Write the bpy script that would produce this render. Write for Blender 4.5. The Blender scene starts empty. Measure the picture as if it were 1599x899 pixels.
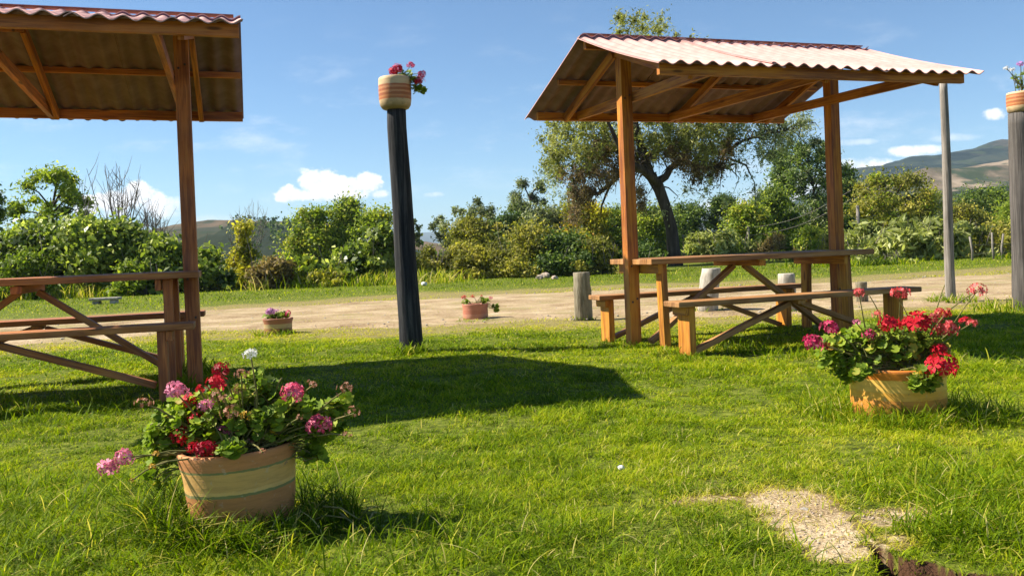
import bpy, math, random
import numpy as np
from mathutils import Vector, Matrix

# ---------------------------------------------------------------- camera
FPX, PITCH, ROLL, CAMH, SHY = 1427.7, 0.0084, 0.0405, 0.8774, 48.4
W0, H0 = 1599.0, 899.0
sc = bpy.context.scene
COL = sc.collection
cam_d = bpy.data.cameras.new('camera')
cam = bpy.data.objects.new('camera', cam_d)
COL.objects.link(cam)
cam.location = (0, 0, CAMH)
cam.rotation_euler = (Matrix.Rotation(math.pi/2 - PITCH, 3, 'X') @ Matrix.Rotation(-ROLL, 3, 'Z')).to_euler()
cam_d.sensor_width = 36
cam_d.lens = 36*FPX/W0
cam_d.shift_y = -SHY/W0
cam_d.clip_end = 60000
cam_d.clip_start = 0.05
sc.camera = cam

# ---------------------------------------------------------------- light
SUN_AZ, SUN_EL = math.radians(171.5), math.radians(45)     # azimuth counted from +X towards +Y
sun_d = bpy.data.lights.new('sun', 'SUN')
sun_d.energy = 5.0
sun_d.angle = math.radians(0.55)
sun_d.color = (1.0, 0.93, 0.80)
sun = bpy.data.objects.new('sun', sun_d)
COL.objects.link(sun)
sdir = Vector((math.cos(SUN_EL)*math.cos(SUN_AZ), math.cos(SUN_EL)*math.sin(SUN_AZ), math.sin(SUN_EL)))
sun.rotation_euler = sdir.to_track_quat('Z', 'Y').to_euler()
sc.view_settings.view_transform = 'Standard'
sc.view_settings.look = 'None'
sc.view_settings.exposure = 1.0
sc.view_settings.gamma = 1
sc.render.engine = 'CYCLES'
sc.cycles.use_denoising = True
sc.cycles.denoiser = 'OPENIMAGEDENOISE'
sc.cycles.use_adaptive_sampling = True
sc.cycles.adaptive_threshold = 0.015
sc.cycles.max_bounces = 6
sc.cycles.transparent_max_bounces = 4
sc.cycles.volume_bounces = 0
sc.cycles.caustics_reflective = False
sc.cycles.caustics_refractive = False
sc.cycles.volume_step_rate = 10


def ray(x, y):
    """direction (x, 1, z) through pixel x, y of the 1599 x 899 photograph, scaled so that its depth is about 1"""
    X, Y = x - W0/2, y - H0/2 + SHY
    c, s = math.cos(ROLL), math.sin(ROLL)
    a, b = (X*c - Y*s)/FPX, -(X*s + Y*c)/FPX
    c, s = math.cos(PITCH), math.sin(PITCH)
    d, z = c + b*s, -s + b*c
    return a/d, z/d


def at(x, y, Y):
    a, z = ray(x, y)
    return Vector((a*Y, Y, CAMH + z*Y))


def gnd(x, y, z=0.0):
    a, b = ray(x, y)
    t = (z - CAMH)/b
    return Vector((a*t, t, z))


# ---------------------------------------------------------------- world: sky with clouds
w = bpy.data.worlds.new('World')
sc.world = w
w.use_nodes = True
nt = w.node_tree
nt.nodes.clear()


class NB:
    """tiny node helper"""
    def __init__(s, nt): s.nt = nt

    def n(s, t, **k):
        o = s.nt.nodes.new(t)
        for a, b in k.items(): setattr(o, a, b)
        return o

    def put(s, sock, v):
        if hasattr(v, 'is_linked') or hasattr(v, 'links'): s.nt.links.new(v, sock)
        else: sock.default_value = v

    def m(s, op, a, b=None, c=None, clamp=False):
        o = s.n('ShaderNodeMath', operation=op, use_clamp=clamp)
        s.put(o.inputs[0], a)
        if b is not None: s.put(o.inputs[1], b)
        if c is not None: s.put(o.inputs[2], c)
        return o.outputs[0]

    def smooth(s, v, lo, hi, a=0.0, b=1.0):
        o = s.n('ShaderNodeMapRange', interpolation_type='SMOOTHSTEP')
        s.put(o.inputs[0], v)
        for i, x in enumerate((lo, hi, a, b)): o.inputs[i+1].default_value = x
        return o.outputs[0]

    def lin(s, v, lo, hi, a=0.0, b=1.0):
        o = s.n('ShaderNodeMapRange')
        s.put(o.inputs[0], v)
        for i, x in enumerate((lo, hi, a, b)): o.inputs[i+1].default_value = x
        return o.outputs[0]

    def noise(s, vec, scale, detail=4, rough=.55, dist=0.0, off=None):
        if off is not None:
            mp = s.n('ShaderNodeMapping'); mp.inputs[1].default_value = off
            s.put(mp.inputs[0], vec); vec = mp.outputs[0]
        o = s.n('ShaderNodeTexNoise')
        s.put(o.inputs['Vector'], vec)
        o.inputs['Scale'].default_value = scale
        o.inputs['Detail'].default_value = detail
        o.inputs['Roughness'].default_value = rough
        o.inputs['Distortion'].default_value = dist
        return o.outputs['Fac']

    def mix(s, f, a, b, kind='MIX'):
        o = s.n('ShaderNodeMix', data_type='RGBA', blend_type=kind)
        s.put(o.inputs[0], f)
        s.put(o.inputs[6], (*a, 1) if isinstance(a, tuple) and len(a) == 3 else a)
        s.put(o.inputs[7], (*b, 1) if isinstance(b, tuple) and len(b) == 3 else b)
        return o.outputs[2]

    def map(s, vec, scale=(1, 1, 1), rot=(0, 0, 0), loc=(0, 0, 0)):
        mp = s.n('ShaderNodeMapping')
        s.put(mp.inputs[0], vec)
        mp.inputs[1].default_value = loc; mp.inputs[2].default_value = rot; mp.inputs[3].default_value = scale
        return mp.outputs[0]


b = NB(nt)
sky = b.n('ShaderNodeTexSky', sky_type='NISHITA')
sky.sun_disc = False
sky.sun_elevation = SUN_EL
sky.sun_rotation = math.pi/2 - SUN_AZ
sky.altitude = 1800
sky.air_density = 1.0
sky.dust_density = 0.8
sky.ozone_density = 1.6
tc = b.n('ShaderNodeTexCoord')
sep = b.n('ShaderNodeSeparateXYZ')
nt.links.new(tc.outputs['Generated'], sep.inputs[0])
yy = b.m('MAXIMUM', sep.outputs[1], 0.05)
U, V = b.m('DIVIDE', sep.outputs[0], yy), b.m('DIVIDE', sep.outputs[2], yy)
cv = b.n('ShaderNodeCombineXYZ')
nt.links.new(U, cv.inputs[0]); nt.links.new(V, cv.inputs[1])
n1 = b.noise(b.map(cv.outputs[0], (1, 1.25, 1)), 36, 8, .66)
n2 = b.noise(b.map(cv.outputs[0], (1, 2.6, 1)), 9, 6, .62, off=(3.1, .2, 0))
nn = b.m('SUBTRACT', n1, .5)


def cloud(blobs, base_px, amp=3.0, soft=.55, dens=1.0):
    d = None
    for (x, y, rx, ry) in blobs:
        u0, v0 = ray(x, y)
        du = b.m('DIVIDE', b.m('SUBTRACT', U, u0), rx/FPX)
        dv = b.m('DIVIDE', b.m('SUBTRACT', V, v0), ry/FPX)
        q = b.m('SUBTRACT', 1.0, b.m('ADD', b.m('MULTIPLY', du, du), b.m('MULTIPLY', dv, dv)))
        d = q if d is None else b.m('MAXIMUM', d, q)
    d = b.m('MAXIMUM', d, -2.0)
    d = b.m('ADD', d, b.m('MULTIPLY', nn, amp))
    c = b.smooth(d, 0.0, soft, 0, dens)
    x, y, sl = base_px
    u0, v0 = ray(x, y)
    hgt = b.m('SUBTRACT', V, v0)
    c = b.m('MULTIPLY', c, b.smooth(b.m('ADD', hgt, b.m('MULTIPLY', nn, 8/FPX)), -sl/FPX, sl/FPX))
    return c


c1 = cloud([(498, 284, 34, 26), (450, 304, 26, 16), (540, 294, 44, 20), (575, 286, 26, 20), (520, 303, 70, 15)], (500, 314, 6))
c2 = cloud([(592, 303, 18, 9)], (592, 309, 6), soft=.9, dens=.8)
c3 = cloud([(215, 306, 30, 26), (175, 318, 40, 26), (235, 315, 30, 20), (140, 322, 30, 20)], (215, 345, 14), soft=.7)
c4 = cloud([(270, 320, 26, 16), (255, 332, 30, 12)], (265, 345, 14), soft=1.1, dens=.75)
c5 = cloud([(1553, 179, 24, 11)], (1550, 187, 5), soft=.9, dens=.9)
c6 = cloud([(675, 304, 22, 5), (-5, 305, 16, 16)], (675, 330, 12), soft=1.3, dens=.5)
c7 = cloud([(1350, 262, 70, 18), (1260, 300, 120, 36), (1430, 236, 60, 10), (1140, 330, 90, 26)], (1300, 400, 30), amp=2.2, soft=1.1, dens=1.0)
c8 = cloud([(330, 343, 60, 10), (1330, 222, 50, 7), (1490, 215, 50, 8)], (330, 420, 30), amp=2.0, soft=1.6, dens=.5)
cl = c1
for c in (c2, c3, c4, c5, c6, c7, c8):
    cl = b.m('MAXIMUM', cl, c)
wisps = b.m('MULTIPLY', b.smooth(n2, .5, .8), b.m('MULTIPLY', b.smooth(V, .02, .10), b.smooth(V, .30, .12)))
cl = b.m('MAXIMUM', cl, b.m('MULTIPLY', wisps, .35))
cl = b.m('MULTIPLY', cl, b.m('GREATER_THAN', sep.outputs[1], .06))
skyc = b.mix(1.0, sky.outputs[0], (0.71, 0.86, 0.945), 'MULTIPLY')
lit = b.mix(b.smooth(nn, -.25, .2), (6.4, 6.7, 7.2), (9.5, 9.3, 9.1))
colr = b.mix(cl, skyc, lit)
bg = b.n('ShaderNodeBackground')
nt.links.new(colr, bg.inputs[0])
bg.inputs[1].default_value = 0.081
wo = b.n('ShaderNodeOutputWorld')
nt.links.new(bg.outputs[0], wo.inputs[0])

rnd = random.Random(5)
R = np.random.default_rng(11)

# ---------------------------------------------------------------- object helpers


def tag(o, label=None, cat=None, group=None, kind=None):
    if label: o['label'] = label
    if cat: o['category'] = cat
    if group: o['group'] = group
    if kind: o['kind'] = kind
    return o


def empty(name, loc, rz=0.0, **k):
    o = bpy.data.objects.new(name, None)
    COL.objects.link(o)
    o.location = loc
    o.rotation_euler = (0, 0, rz)
    o.empty_display_size = .1
    return tag(o, **k)


class MB:
    """collects boxes, beams, tubes and lathes with UVs (u runs along the grain), then links ONE mesh object"""
    def __init__(s): s.v = []; s.f = []; s.uv = []; s.mi = []; s.sm = []

    def face(s, pts, uv=None, mi=0, smooth=False):
        i = len(s.v)
        s.v += [tuple(p) for p in pts]
        s.f.append(tuple(range(i, i+len(pts))))
        s.uv.append(uv or [(0, 0)]*len(pts)); s.mi.append(mi); s.sm.append(smooth)

    def beam(s, A, B, wd, ht, up=(0, 0, 1), roll=0, jit=0.0):
        A, B = Vector(A), Vector(B)
        d = (B-A); L = d.length; d.normalize()
        up = Vector(up)
        if abs(up.dot(d)) > .98: up = Vector((0, 1, 0))
        x = d.cross(up).normalized(); z = x.cross(d).normalized()
        i = len(s.v); ou, ov = rnd.random()*20, rnd.random()*20
        N = max(1, int(L/.35)) if jit else 1
        jx = [rnd.uniform(-jit, jit) for _ in range(N+1)]; jz = [rnd.uniform(-jit, jit) for _ in range(N+1)]
        for k in range(N+1):
            P = A + d*L*k/N + x*jx[k] + z*jz[k]
            for sx, sz in ((-1, -1), (1, -1), (1, 1), (-1, 1)):
                s.v.append(tuple(P + x*sx*wd/2 + z*sz*ht/2))
        off = [0, wd, wd+ht, 2*wd+ht, 2*wd+2*ht]
        for k in range(N):
            for q in range(4):
                a, c = i+4*k+q, i+4*k+(q+1) % 4
                s.f.append((a, c, c+4, a+4))
                u0, u1 = ou+L*k/N, ou+L*(k+1)/N
                s.uv.append([(u0, ov+off[q]), (u0, ov+off[q+1]), (u1, ov+off[q+1]), (u1, ov+off[q])])
                s.mi.append(0); s.sm.append(False)
        for base, rev in ((i, True), (i+4*N, False)):
            idx = [base, base+1, base+2, base+3]
            uv = [(ou, ov), (ou+.02, ov+wd), (ou+.04, ov+wd+.01), (ou+.02, ov+.02)]
            if rev: idx.reverse()
            s.f.append(tuple(idx)); s.uv.append(uv); s.mi.append(0); s.sm.append(False)
        return s

    def tube(s, pts, rad, seg=8, cap=True, wob=0.0, mi=0):
        pts = [Vector(p) for p in pts]; n = len(pts)
        i = len(s.v); ou, ov = rnd.random()*20, rnd.random()*20
        prev = None; acc = 0; us = []
        ph = rnd.random()*6
        for k, P in enumerate(pts):
            d = (pts[min(k+1, n-1)]-pts[max(k-1, 0)]).normalized()
            if prev is None:
                x = d.orthogonal().normalized()
            else:
                x = (prev - d*prev.dot(d)).normalized()
            prev = x; y = d.cross(x)
            if k: acc += (P-pts[k-1]).length
            us.append(acc)
            for q in range(seg):
                a = 2*math.pi*q/seg
                r = rad[k]*(1+wob*math.sin(3*a+ph+k*.7)+wob*.6*rnd.uniform(-1, 1))
                s.v.append(tuple(P + (x*math.cos(a)+y*math.sin(a))*r))
        for k in range(n-1):
            for q in range(seg):
                a, c = i+k*seg+q, i+k*seg+(q+1) % seg
                s.f.append((a, c, c+seg, a+seg))
                r = 2*math.pi*max(rad)/seg
                s.uv.append([(ou+us[k], ov+q*r), (ou+us[k], ov+(q+1)*r), (ou+us[k+1], ov+(q+1)*r), (ou+us[k+1], ov+q*r)])
                s.mi.append(mi); s.sm.append(True)
        if cap:
            for base, rev in ((i, True), (i+(n-1)*seg, False)):
                idx = list(range(base, base+seg))
                uv = [(ou+.05*math.cos(q), ov+.05*math.sin(q)) for q in range(seg)]
                if rev: idx.reverse()
                s.f.append(tuple(idx)); s.uv.append(uv); s.mi.append(mi); s.sm.append(False)
        return s

    def lathe(s, prof, seg=48, wob=0.0):
        i = len(s.v); ph = rnd.random()*6
        for r, z in prof:
            for q in range(seg):
                a = 2*math.pi*q/seg
                rr = r*(1+wob*math.sin(2*a+ph)+wob*.5*math.sin(5*a+z*9))
                s.v.append((rr*math.cos(a), rr*math.sin(a), z+wob*.4*math.sin(a+ph)*r))
        for k in range(len(prof)-1):
            for q in range(seg):
                a, c = i+k*seg+q, i+k*seg+(q+1) % seg
                s.f.append((a, c, c+seg, a+seg)); s.uv.append([(q/seg, prof[k][1]), ((q+1)/seg, prof[k][1]), ((q+1)/seg, prof[k+1][1]), (q/seg, prof[k+1][1])])
                s.mi.append(0); s.sm.append(True)
        return s

    def build(s, name, mats, parent=None, bevel=0.0, smooth_all=None):
        me = bpy.data.meshes.new(name)
        me.from_pydata(s.v, [], s.f)
        uvl = me.uv_layers.new(name='UVMap')
        flat = [c for f in s.uv for p in f for c in p]
        uvl.data.foreach_set('uv', flat)
        if not isinstance(mats, (list, tuple)): mats = [mats]
        for m in mats: me.materials.append(m)
        me.polygons.foreach_set('material_index', s.mi)
        me.polygons.foreach_set('use_smooth', s.sm if smooth_all is None else [smooth_all]*len(s.f))
        me.update()
        o = bpy.data.objects.new(name, me)
        COL.objects.link(o)
        if parent: o.parent = parent
        if bevel:
            m = o.modifiers.new('bevel', 'BEVEL'); m.width = bevel; m.segments = 2; m.limit_method = 'ANGLE'
        return o


def np_mesh(name, verts, quads=None, tris=None, tint=None, mat=None, parent=None, smooth=False):
    """mesh object from numpy arrays; tint is one float per vertex"""
    me = bpy.data.meshes.new(name)
    quads = np.zeros((0, 4), int) if quads is None else quads
    tris = np.zeros((0, 3), int) if tris is None else tris
    nv, nq, ntr = len(verts), len(quads), len(tris)
    me.vertices.add(nv); me.vertices.foreach_set('co', np.ascontiguousarray(verts, np.float32).ravel())
    me.loops.add(nq*4+ntr*3)
    me.loops.foreach_set('vertex_index', np.concatenate([quads.ravel(), tris.ravel()]).astype(np.int32))
    me.polygons.add(nq+ntr)
    st = np.concatenate([np.arange(nq)*4, nq*4+np.arange(ntr)*3]).astype(np.int32)
    me.polygons.foreach_set('loop_start', st)
    if smooth: me.polygons.foreach_set('use_smooth', np.ones(nq+ntr, bool))
    me.update(calc_edges=True)
    if tint is not None:
        a = me.attributes.new('tint', 'FLOAT', 'POINT')
        a.data.foreach_set('value', np.ascontiguousarray(tint, np.float32))
    if mat: me.materials.append(mat)
    o = bpy.data.objects.new(name, me)
    COL.objects.link(o)
    if parent: o.parent = parent
    return o


# ---------------------------------------------------------------- materials


def new_mat(name):
    m = bpy.data.materials.new(name)
    m.use_nodes = True
    m.node_tree.nodes.clear()
    return m, NB(m.node_tree)


def finish(m, b, col, rough=.7, bump=None, bstr=.3, bdist=.01, spec=.4, trans=None, tfac=.35):
    p = b.n('ShaderNodeBsdfPrincipled')
    b.put(p.inputs['Base Color'], (*col, 1) if isinstance(col, tuple) else col)
    b.put(p.inputs['Roughness'], rough)
    p.inputs['Specular IOR Level'].default_value = spec
    if bump is not None:
        bp = b.n('ShaderNodeBump')
        bp.inputs['Strength'].default_value = bstr; bp.inputs['Distance'].default_value = bdist
        b.put(bp.inputs['Height'], bump)
        b.nt.links.new(bp.outputs[0], p.inputs['Normal'])
    out = b.n('ShaderNodeOutputMaterial')
    sh = p.outputs[0]
    if trans is not None:
        t = b.n('ShaderNodeBsdfTranslucent')
        b.put(t.inputs[0], (*trans, 1) if isinstance(trans, tuple) else trans)
        mx = b.n('ShaderNodeMixShader'); mx.inputs[0].default_value = tfac
        b.nt.links.new(sh, mx.inputs[1]); b.nt.links.new(t.outputs[0], mx.inputs[2]); sh = mx.outputs[0]
    b.nt.links.new(sh, out.inputs[0])
    return m


def ramp(b, v, stops, interp='LINEAR'):
    r = b.n('ShaderNodeValToRGB')
    r.color_ramp.interpolation = interp
    e = r.color_ramp.elements
    while len(e) < len(stops): e.new(0.5)
    for i, (p, c) in enumerate(stops):
        e[i].position = p; e[i].color = (*c, 1)
    b.put(r.inputs[0], v)
    return r.outputs[0]


def leaf_mat(name, stops, rough=.55, tfac=.35, spec=.35, tboost=(1.25, 1.35, .6)):
    m, b = new_mat(name)
    a = b.n('ShaderNodeAttribute'); a.attribute_name = 'tint'
    c = ramp(b, a.outputs['Fac'], stops)
    t = b.mix(1.0, c, tboost, 'MULTIPLY')
    return finish(m, b, c, rough, spec=spec, trans=t, tfac=tfac)


def wood_mat(name, dark, mid, light, weather=0.0, grey=(.30, .24, .19), rough=.62):
    m, b = new_mat(name)
    uv = b.n('ShaderNodeTexCoord').outputs['UV']
    ob = b.n('ShaderNodeTexCoord').outputs['Object']
    g = b.noise(b.map(uv, (3, 60, 1)), 1.0, 6, .6, .6)
    g2 = b.noise(b.map(uv, (1.2, 14, 1)), 1.0, 3, .5, .3, off=(4, 2, 0))
    bl = b.noise(ob, 2.2, 3, .5)
    v = b.m('ADD', b.m('MULTIPLY', g, .55), b.m('MULTIPLY', g2, .45))
    c = ramp(b, v, [(.34, tuple(x*.75 for x in dark)), (.44, dark), (.52, mid), (.66, light)])
    cr = b.noise(b.map(uv, (2.5, 110, 1)), 1.0, 4, .6, .3, off=(7, 3, 0))
    c = b.mix(b.smooth(cr, .62, .72, 0, .55), c, tuple(x*.22 for x in dark))
    c = b.mix(b.smooth(bl, .35, .7), c, b.mix(1.0, c, (.72, .70, .68), 'MULTIPLY'))
    # knots
    vo = b.n('ShaderNodeTexVoronoi'); b.put(vo.inputs['Vector'], b.map(uv, (2.1, 9, 1))); vo.inputs['Scale'].default_value = 1.0
    c = b.mix(b.smooth(vo.outputs['Distance'], .14, .05, 0, .85), c, tuple(x*.25 for x in dark))
    if weather:
        wn = b.noise(ob, 6, 5, .6, off=(1, 5, 2))
        c = b.mix(b.m('MULTIPLY', b.smooth(wn, .35, .65), weather), c, b.mix(g, tuple(x*.7 for x in grey), tuple(x*1.25 for x in grey)))
    return finish(m, b, c, b.lin(g2, .3, .7, rough-.1, rough+.15), bump=g, bstr=.35, bdist=.004, spec=.35)


M = {}
M['wood'] = wood_mat('stained_wood', (.32, .09, .014), (.55, .185, .022), (.68, .30, .035), .06)
M['wood_leg'] = wood_mat('stained_leg_wood', (.36, .12, .012), (.60, .245, .024), (.72, .36, .04), .06)
M['wood_top'] = wood_mat('weathered_plank_wood', (.27, .11, .030), (.44, .20, .060), (.58, .31, .11), .22, (.36, .25, .15))
M['wood_mid'] = wood_mat('brown_plank_wood', (.32, .10, .03), (.50, .175, .045), (.62, .28, .07), .12)
M['wood_dark'] = wood_mat('shelter_red_wood', (.36, .095, .030), (.58, .175, .045), (.68, .25, .07), .10)


def roof_top():
    m, b = new_mat('roof_pink_paint')
    ob = b.n('ShaderNodeTexCoord').outputs['Object']
    n = b.noise(b.map(ob, (1, 3, 1)), 3, 5, .6); n3 = b.noise(ob, 40, 3, .6)
    c = ramp(b, n, [(.3, (.57, .31, .265)), (.55, (.67, .385, .335)), (.75, (.72, .44, .395))])
    c = b.mix(b.smooth(n3, .62, .75, 0, .5), c, (.40, .26, .21))
    return finish(m, b, c, .75, bump=n3, bstr=.15, bdist=.003, spec=.3)


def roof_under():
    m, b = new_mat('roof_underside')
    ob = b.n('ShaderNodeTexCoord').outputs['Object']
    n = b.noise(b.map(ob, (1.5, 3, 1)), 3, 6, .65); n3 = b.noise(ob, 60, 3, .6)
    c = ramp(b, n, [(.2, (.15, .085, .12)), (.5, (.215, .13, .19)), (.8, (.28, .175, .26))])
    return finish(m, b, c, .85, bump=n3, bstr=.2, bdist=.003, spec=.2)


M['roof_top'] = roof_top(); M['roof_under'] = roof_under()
m_, b_ = new_mat('ridge_red_paint'); M['ridge_red'] = finish(m_, b_, (.30, .11, .09), .7)
m_, b_ = new_mat('rusty_iron'); M['iron'] = finish(m_, b_, (.07, .045, .035), .6)


def bark(name, c0, c1, c2, scale=(1, 1, .18), sc_=14, bstr=.7, dist=.03):
    m, b = new_mat(name)
    ob = b.n('ShaderNodeTexCoord').outputs['Object']
    n = b.noise(b.map(ob, scale), sc_, 6, .65, .4); n2 = b.noise(ob, 2.5, 4, .6, off=(2, 8, 1))
    c = ramp(b, n, [(.28, c0), (.5, c1), (.74, c2)])
    c = b.mix(b.smooth(n2, .4, .7, 0, .5), c, b.mix(1.0, c, (.55, .55, .55), 'MULTIPLY'))
    return finish(m, b, c, .85, bump=n, bstr=bstr, bdist=dist, spec=.2)


M['bark'] = bark('tree_bark', (.022, .016, .011), (.065, .048, .034), (.13, .10, .075), sc_=5, dist=.08)
M['bark_light'] = bark('pale_twig_bark', (.12, .10, .085), (.24, .20, .17), (.36, .31, .27), sc_=5)
M['black_post'] = bark('charred_post', (.008, .009, .012), (.034, .034, .037), (.12, .112, .105), (1, 1, .05), 40, .8, .012)
M['grey_post'] = bark('weathered_pole', (.09, .075, .06), (.27, .235, .20), (.42, .38, .33), (1, 1, .04), 46, .7, .010)
M['char_grey_post'] = bark('weathered_dark_pole', (.035, .030, .027), (.115, .10, .09), (.20, .18, .16), (1, 1, .04), 42, .9, .014)
M['stump'] = bark('old_stump_wood', (.08, .065, .04), (.24, .20, .13), (.42, .37, .27), (1, 1, .12), 24, .9, .02)
M['stump_pale'] = bark('pale_stump_wood', (.22, .19, .15), (.44, .39, .32), (.60, .55, .47), (1, 1, .12), 24, .7, .015)
M['stone'] = bark('stone', (.20, .18, .15), (.36, .32, .27), (.55, .50, .43), (1, 1, 1), 12, .6, .02)
M['pink_stone'] = bark('pink_stone', (.26, .19, .14), (.46, .36, .28), (.62, .51, .42), (1, 1, 1), 12, .6, .02)
M['white_stone'] = bark('white_stone', (.55, .54, .50), (.72, .71, .68), (.8, .8, .78), (1, 1, 1), 12, .3, .01)


def ground_mat():
    m, b = new_mat('lawn_soil')
    ob = b.n('ShaderNodeTexCoord').outputs['Object']
    far = b.n('ShaderNodeAttribute'); far.attribute_name = 'dry'
    bare = b.n('ShaderNodeAttribute'); bare.attribute_name = 'bare'
    n = b.noise(ob, 18, 6, .65); n2 = b.noise(ob, 1.7, 5, .6); n3 = b.noise(ob, 90, 3, .6, off=(3, 1, 0))
    g = ramp(b, n, [(.36, (.045, .058, .008)), (.5, (.115, .145, .014)), (.62, (.19, .21, .03))])
    d = ramp(b, b.m('ADD', b.m('MULTIPLY', n, .6), b.m('MULTIPLY', n3, .4)), [(.3, (.13, .105, .035)), (.5, (.25, .205, .075)), (.7, (.36, .295, .13))])
    s = ramp(b, b.m('ADD', b.m('MULTIPLY', n2, .45), b.m('MULTIPLY', n3, .55)), [(.36, (.17, .105, .045)), (.46, (.36, .26, .145)), (.60, (.60, .48, .31))])
    fm = b.smooth(b.m('ADD', far.outputs['Fac'], b.m('MULTIPLY', b.m('SUBTRACT', n2, .5), .9)), .3, .7)
    c = b.mix(fm, g, d)
    bm = b.smooth(b.m('ADD', bare.outputs['Fac'], b.m('ADD', b.m('MULTIPLY', b.m('SUBTRACT', n, .5), .6), b.m('MULTIPLY', b.m('SUBTRACT', n3, .5), .5))), .42, .80)
    lm = b.smooth(b.m('ADD', bare.outputs['Fac'], b.m('MULTIPLY', b.m('SUBTRACT', n3, .5), .6)), .10, .38)
    c = b.mix(lm, c, b.mix(n3, (.09, .06, .03), (.30, .22, .10)))
    c = b.mix(bm, c, s)
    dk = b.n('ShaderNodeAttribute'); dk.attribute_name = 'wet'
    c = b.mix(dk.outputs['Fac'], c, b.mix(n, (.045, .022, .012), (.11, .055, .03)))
    return finish(m, b, c, .95, bump=b.m('ADD', n, b.m('MULTIPLY', n3, .5)), bstr=.8, bdist=.02, spec=.1)


def road_mat():
    m, b = new_mat('sandy_dirt')
    ob = b.n('ShaderNodeTexCoord').outputs['Object']
    n = b.noise(ob, 1.3, 6, .6); n2 = b.noise(b.map(ob, (.35, 1, 1), (0, 0, -.18)), 2.4, 5, .62, off=(5, 1, 0)); n3 = b.noise(ob, 30, 5, .7)
    v = b.m('ADD', b.m('MULTIPLY', n, .5), b.m('MULTIPLY', n3, .5))
    c = ramp(b, v, [(.38, (.18, .115, .055)), (.45, (.35, .25, .14)), (.53, (.455, .335, .20)), (.62, (.58, .45, .30))])
    c = b.mix(b.smooth(b.noise(b.map(ob, (.5, 3.2, 1), (0, 0, -.12)), 1.6, 5, .65, off=(8, 2, 0)), .55, .64, 0, .6), c, b.mix(1.0, c, (.52, .46, .40), 'MULTIPLY'))
    c = b.mix(b.smooth(n2, .50, .62, 0, .9), c, b.mix(n3, (.20, .17, .06), (.42, .34, .16)))
    return finish(m, b, c, .95, bump=b.m('ADD', n3, n2), bstr=.7, bdist=.03, spec=.1)


def hill_mat(name, stops, sc1, patch=None, sc2=None, dots=0):
    m, b = new_mat(name)
    ob = b.map(b.n('ShaderNodeTexCoord').outputs['Object'], (1, .22, 1))
    n = b.noise(ob, sc1, 9, .68); c = ramp(b, n, stops)
    if patch:
        q = b.noise(ob, sc2, 7, .65, off=(9, 3, 2))
        c = b.mix(b.smooth(q, .47, .56), c, b.mix(n, tuple(x*.6 for x in patch), patch))
    if dots:
        vo = b.n('ShaderNodeTexVoronoi'); b.put(vo.inputs['Vector'], ob); vo.inputs['Scale'].default_value = dots
        c = b.mix(b.smooth(vo.outputs['Distance'], .36, .22, 0, .85), c, (.035, .05, .022))
    return finish(m, b, c, .95, spec=.05)


# ---------------------------------------------------------------- ground
def vnoise(x, y, f, seed=0):
    """smooth value noise, numpy"""
    x = np.asarray(x, float)*f + seed*17.3; y = np.asarray(y, float)*f + seed*9.1
    xi, yi = np.floor(x).astype(int), np.floor(y).astype(int)
    xf, yf = x-xi, y-yi
    def h(a, c):
        q = (a*374761393 + c*668265263 + seed*1442695) & 0x7fffffff
        q = ((q ^ (q >> 13))*1274126177) & 0x7fffffff
        return ((q ^ (q >> 16)) & 0xffff)/65535.0
    u, v = xf*xf*(3-2*xf), yf*yf*(3-2*yf)
    return (h(xi, yi)*(1-u)+h(xi+1, yi)*u)*(1-v) + (h(xi, yi+1)*(1-u)+h(xi+1, yi+1)*u)*v


def fbm(x, y, f, seed=0, o=4):
    s = 0; a = .5; t = 0
    for k in range(o):
        s = s+a*vnoise(x, y, f*2**k, seed+k); t += a; a *= .5
    return s/t


def sstep(v, lo, hi):
    t = np.clip((v-lo)/(hi-lo), 0, 1)
    return t*t*(3-2*t)


BARE = [gnd(1236, 790), gnd(1285, 838), gnd(1318, 862), gnd(1398, 812)]
HOLE = gnd(1400, 885)
POT1 = gnd(380, 824); POT1.y += .02
POT2 = gnd(1410, 648); POT2.y += .05


def drop_f(x, y):
    """1 below the little bank at the lower right, 0 on the lawn"""
    edge = 2.31 + .24*np.exp(-((x-HOLE.x)/.050)**2) + .10*np.exp(-((x-HOLE.x-.09)/.04)**2) + .05*(fbm(x, x*0+3, 5, 21)-.5) + .05*(fbm(x, y, 22, 22)-.5)
    return sstep(edge-y, 0, .05)*sstep(x, .80, .90)


def gz(x, y):
    x = np.asarray(x, float); y = np.asarray(y, float)
    z = (fbm(x, y, .9, 3)-.5)*.05*sstep(y, 40, 12) + (fbm(x, y, 5, 8, 3)-.5)*.018*sstep(y, 16, 8)
    z = z - (.24+.05*(fbm(x, y, 14, 24)-.5))*drop_f(x, y)
    z = z - sstep(y, 32, 120)*1.5
    return z


def gzs(x, y): return float(gz(x, y))


def bare_f(x, y):
    v = np.zeros_like(np.asarray(x, float)); g = np.zeros_like(v)
    for P, rx, ry, a in ((BARE[0], .12, .19, 1.05), (gnd(1262, 815), .12, .13, 1.05), (BARE[1], .12, .12, 1.0), (BARE[2], .09, .08, .85), (BARE[3], .15, .08, .55), (gnd(1110, 783), .13, .06, .40), (gnd(1375, 848), .10, .06, .6)):
        q = ((x-P.x)/rx)**2+((y-P.y)/ry)**2
        v = np.maximum(v, a*(1.15-.55*q)); g = np.maximum(g, np.exp(-q*.45))
    v = v + ((fbm(x, y, 16, 33, 6)-.5)*1.5+(fbm(x, y, 60, 35, 2)-.5)*.9)*g
    return np.clip(v, 0, 1)


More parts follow.
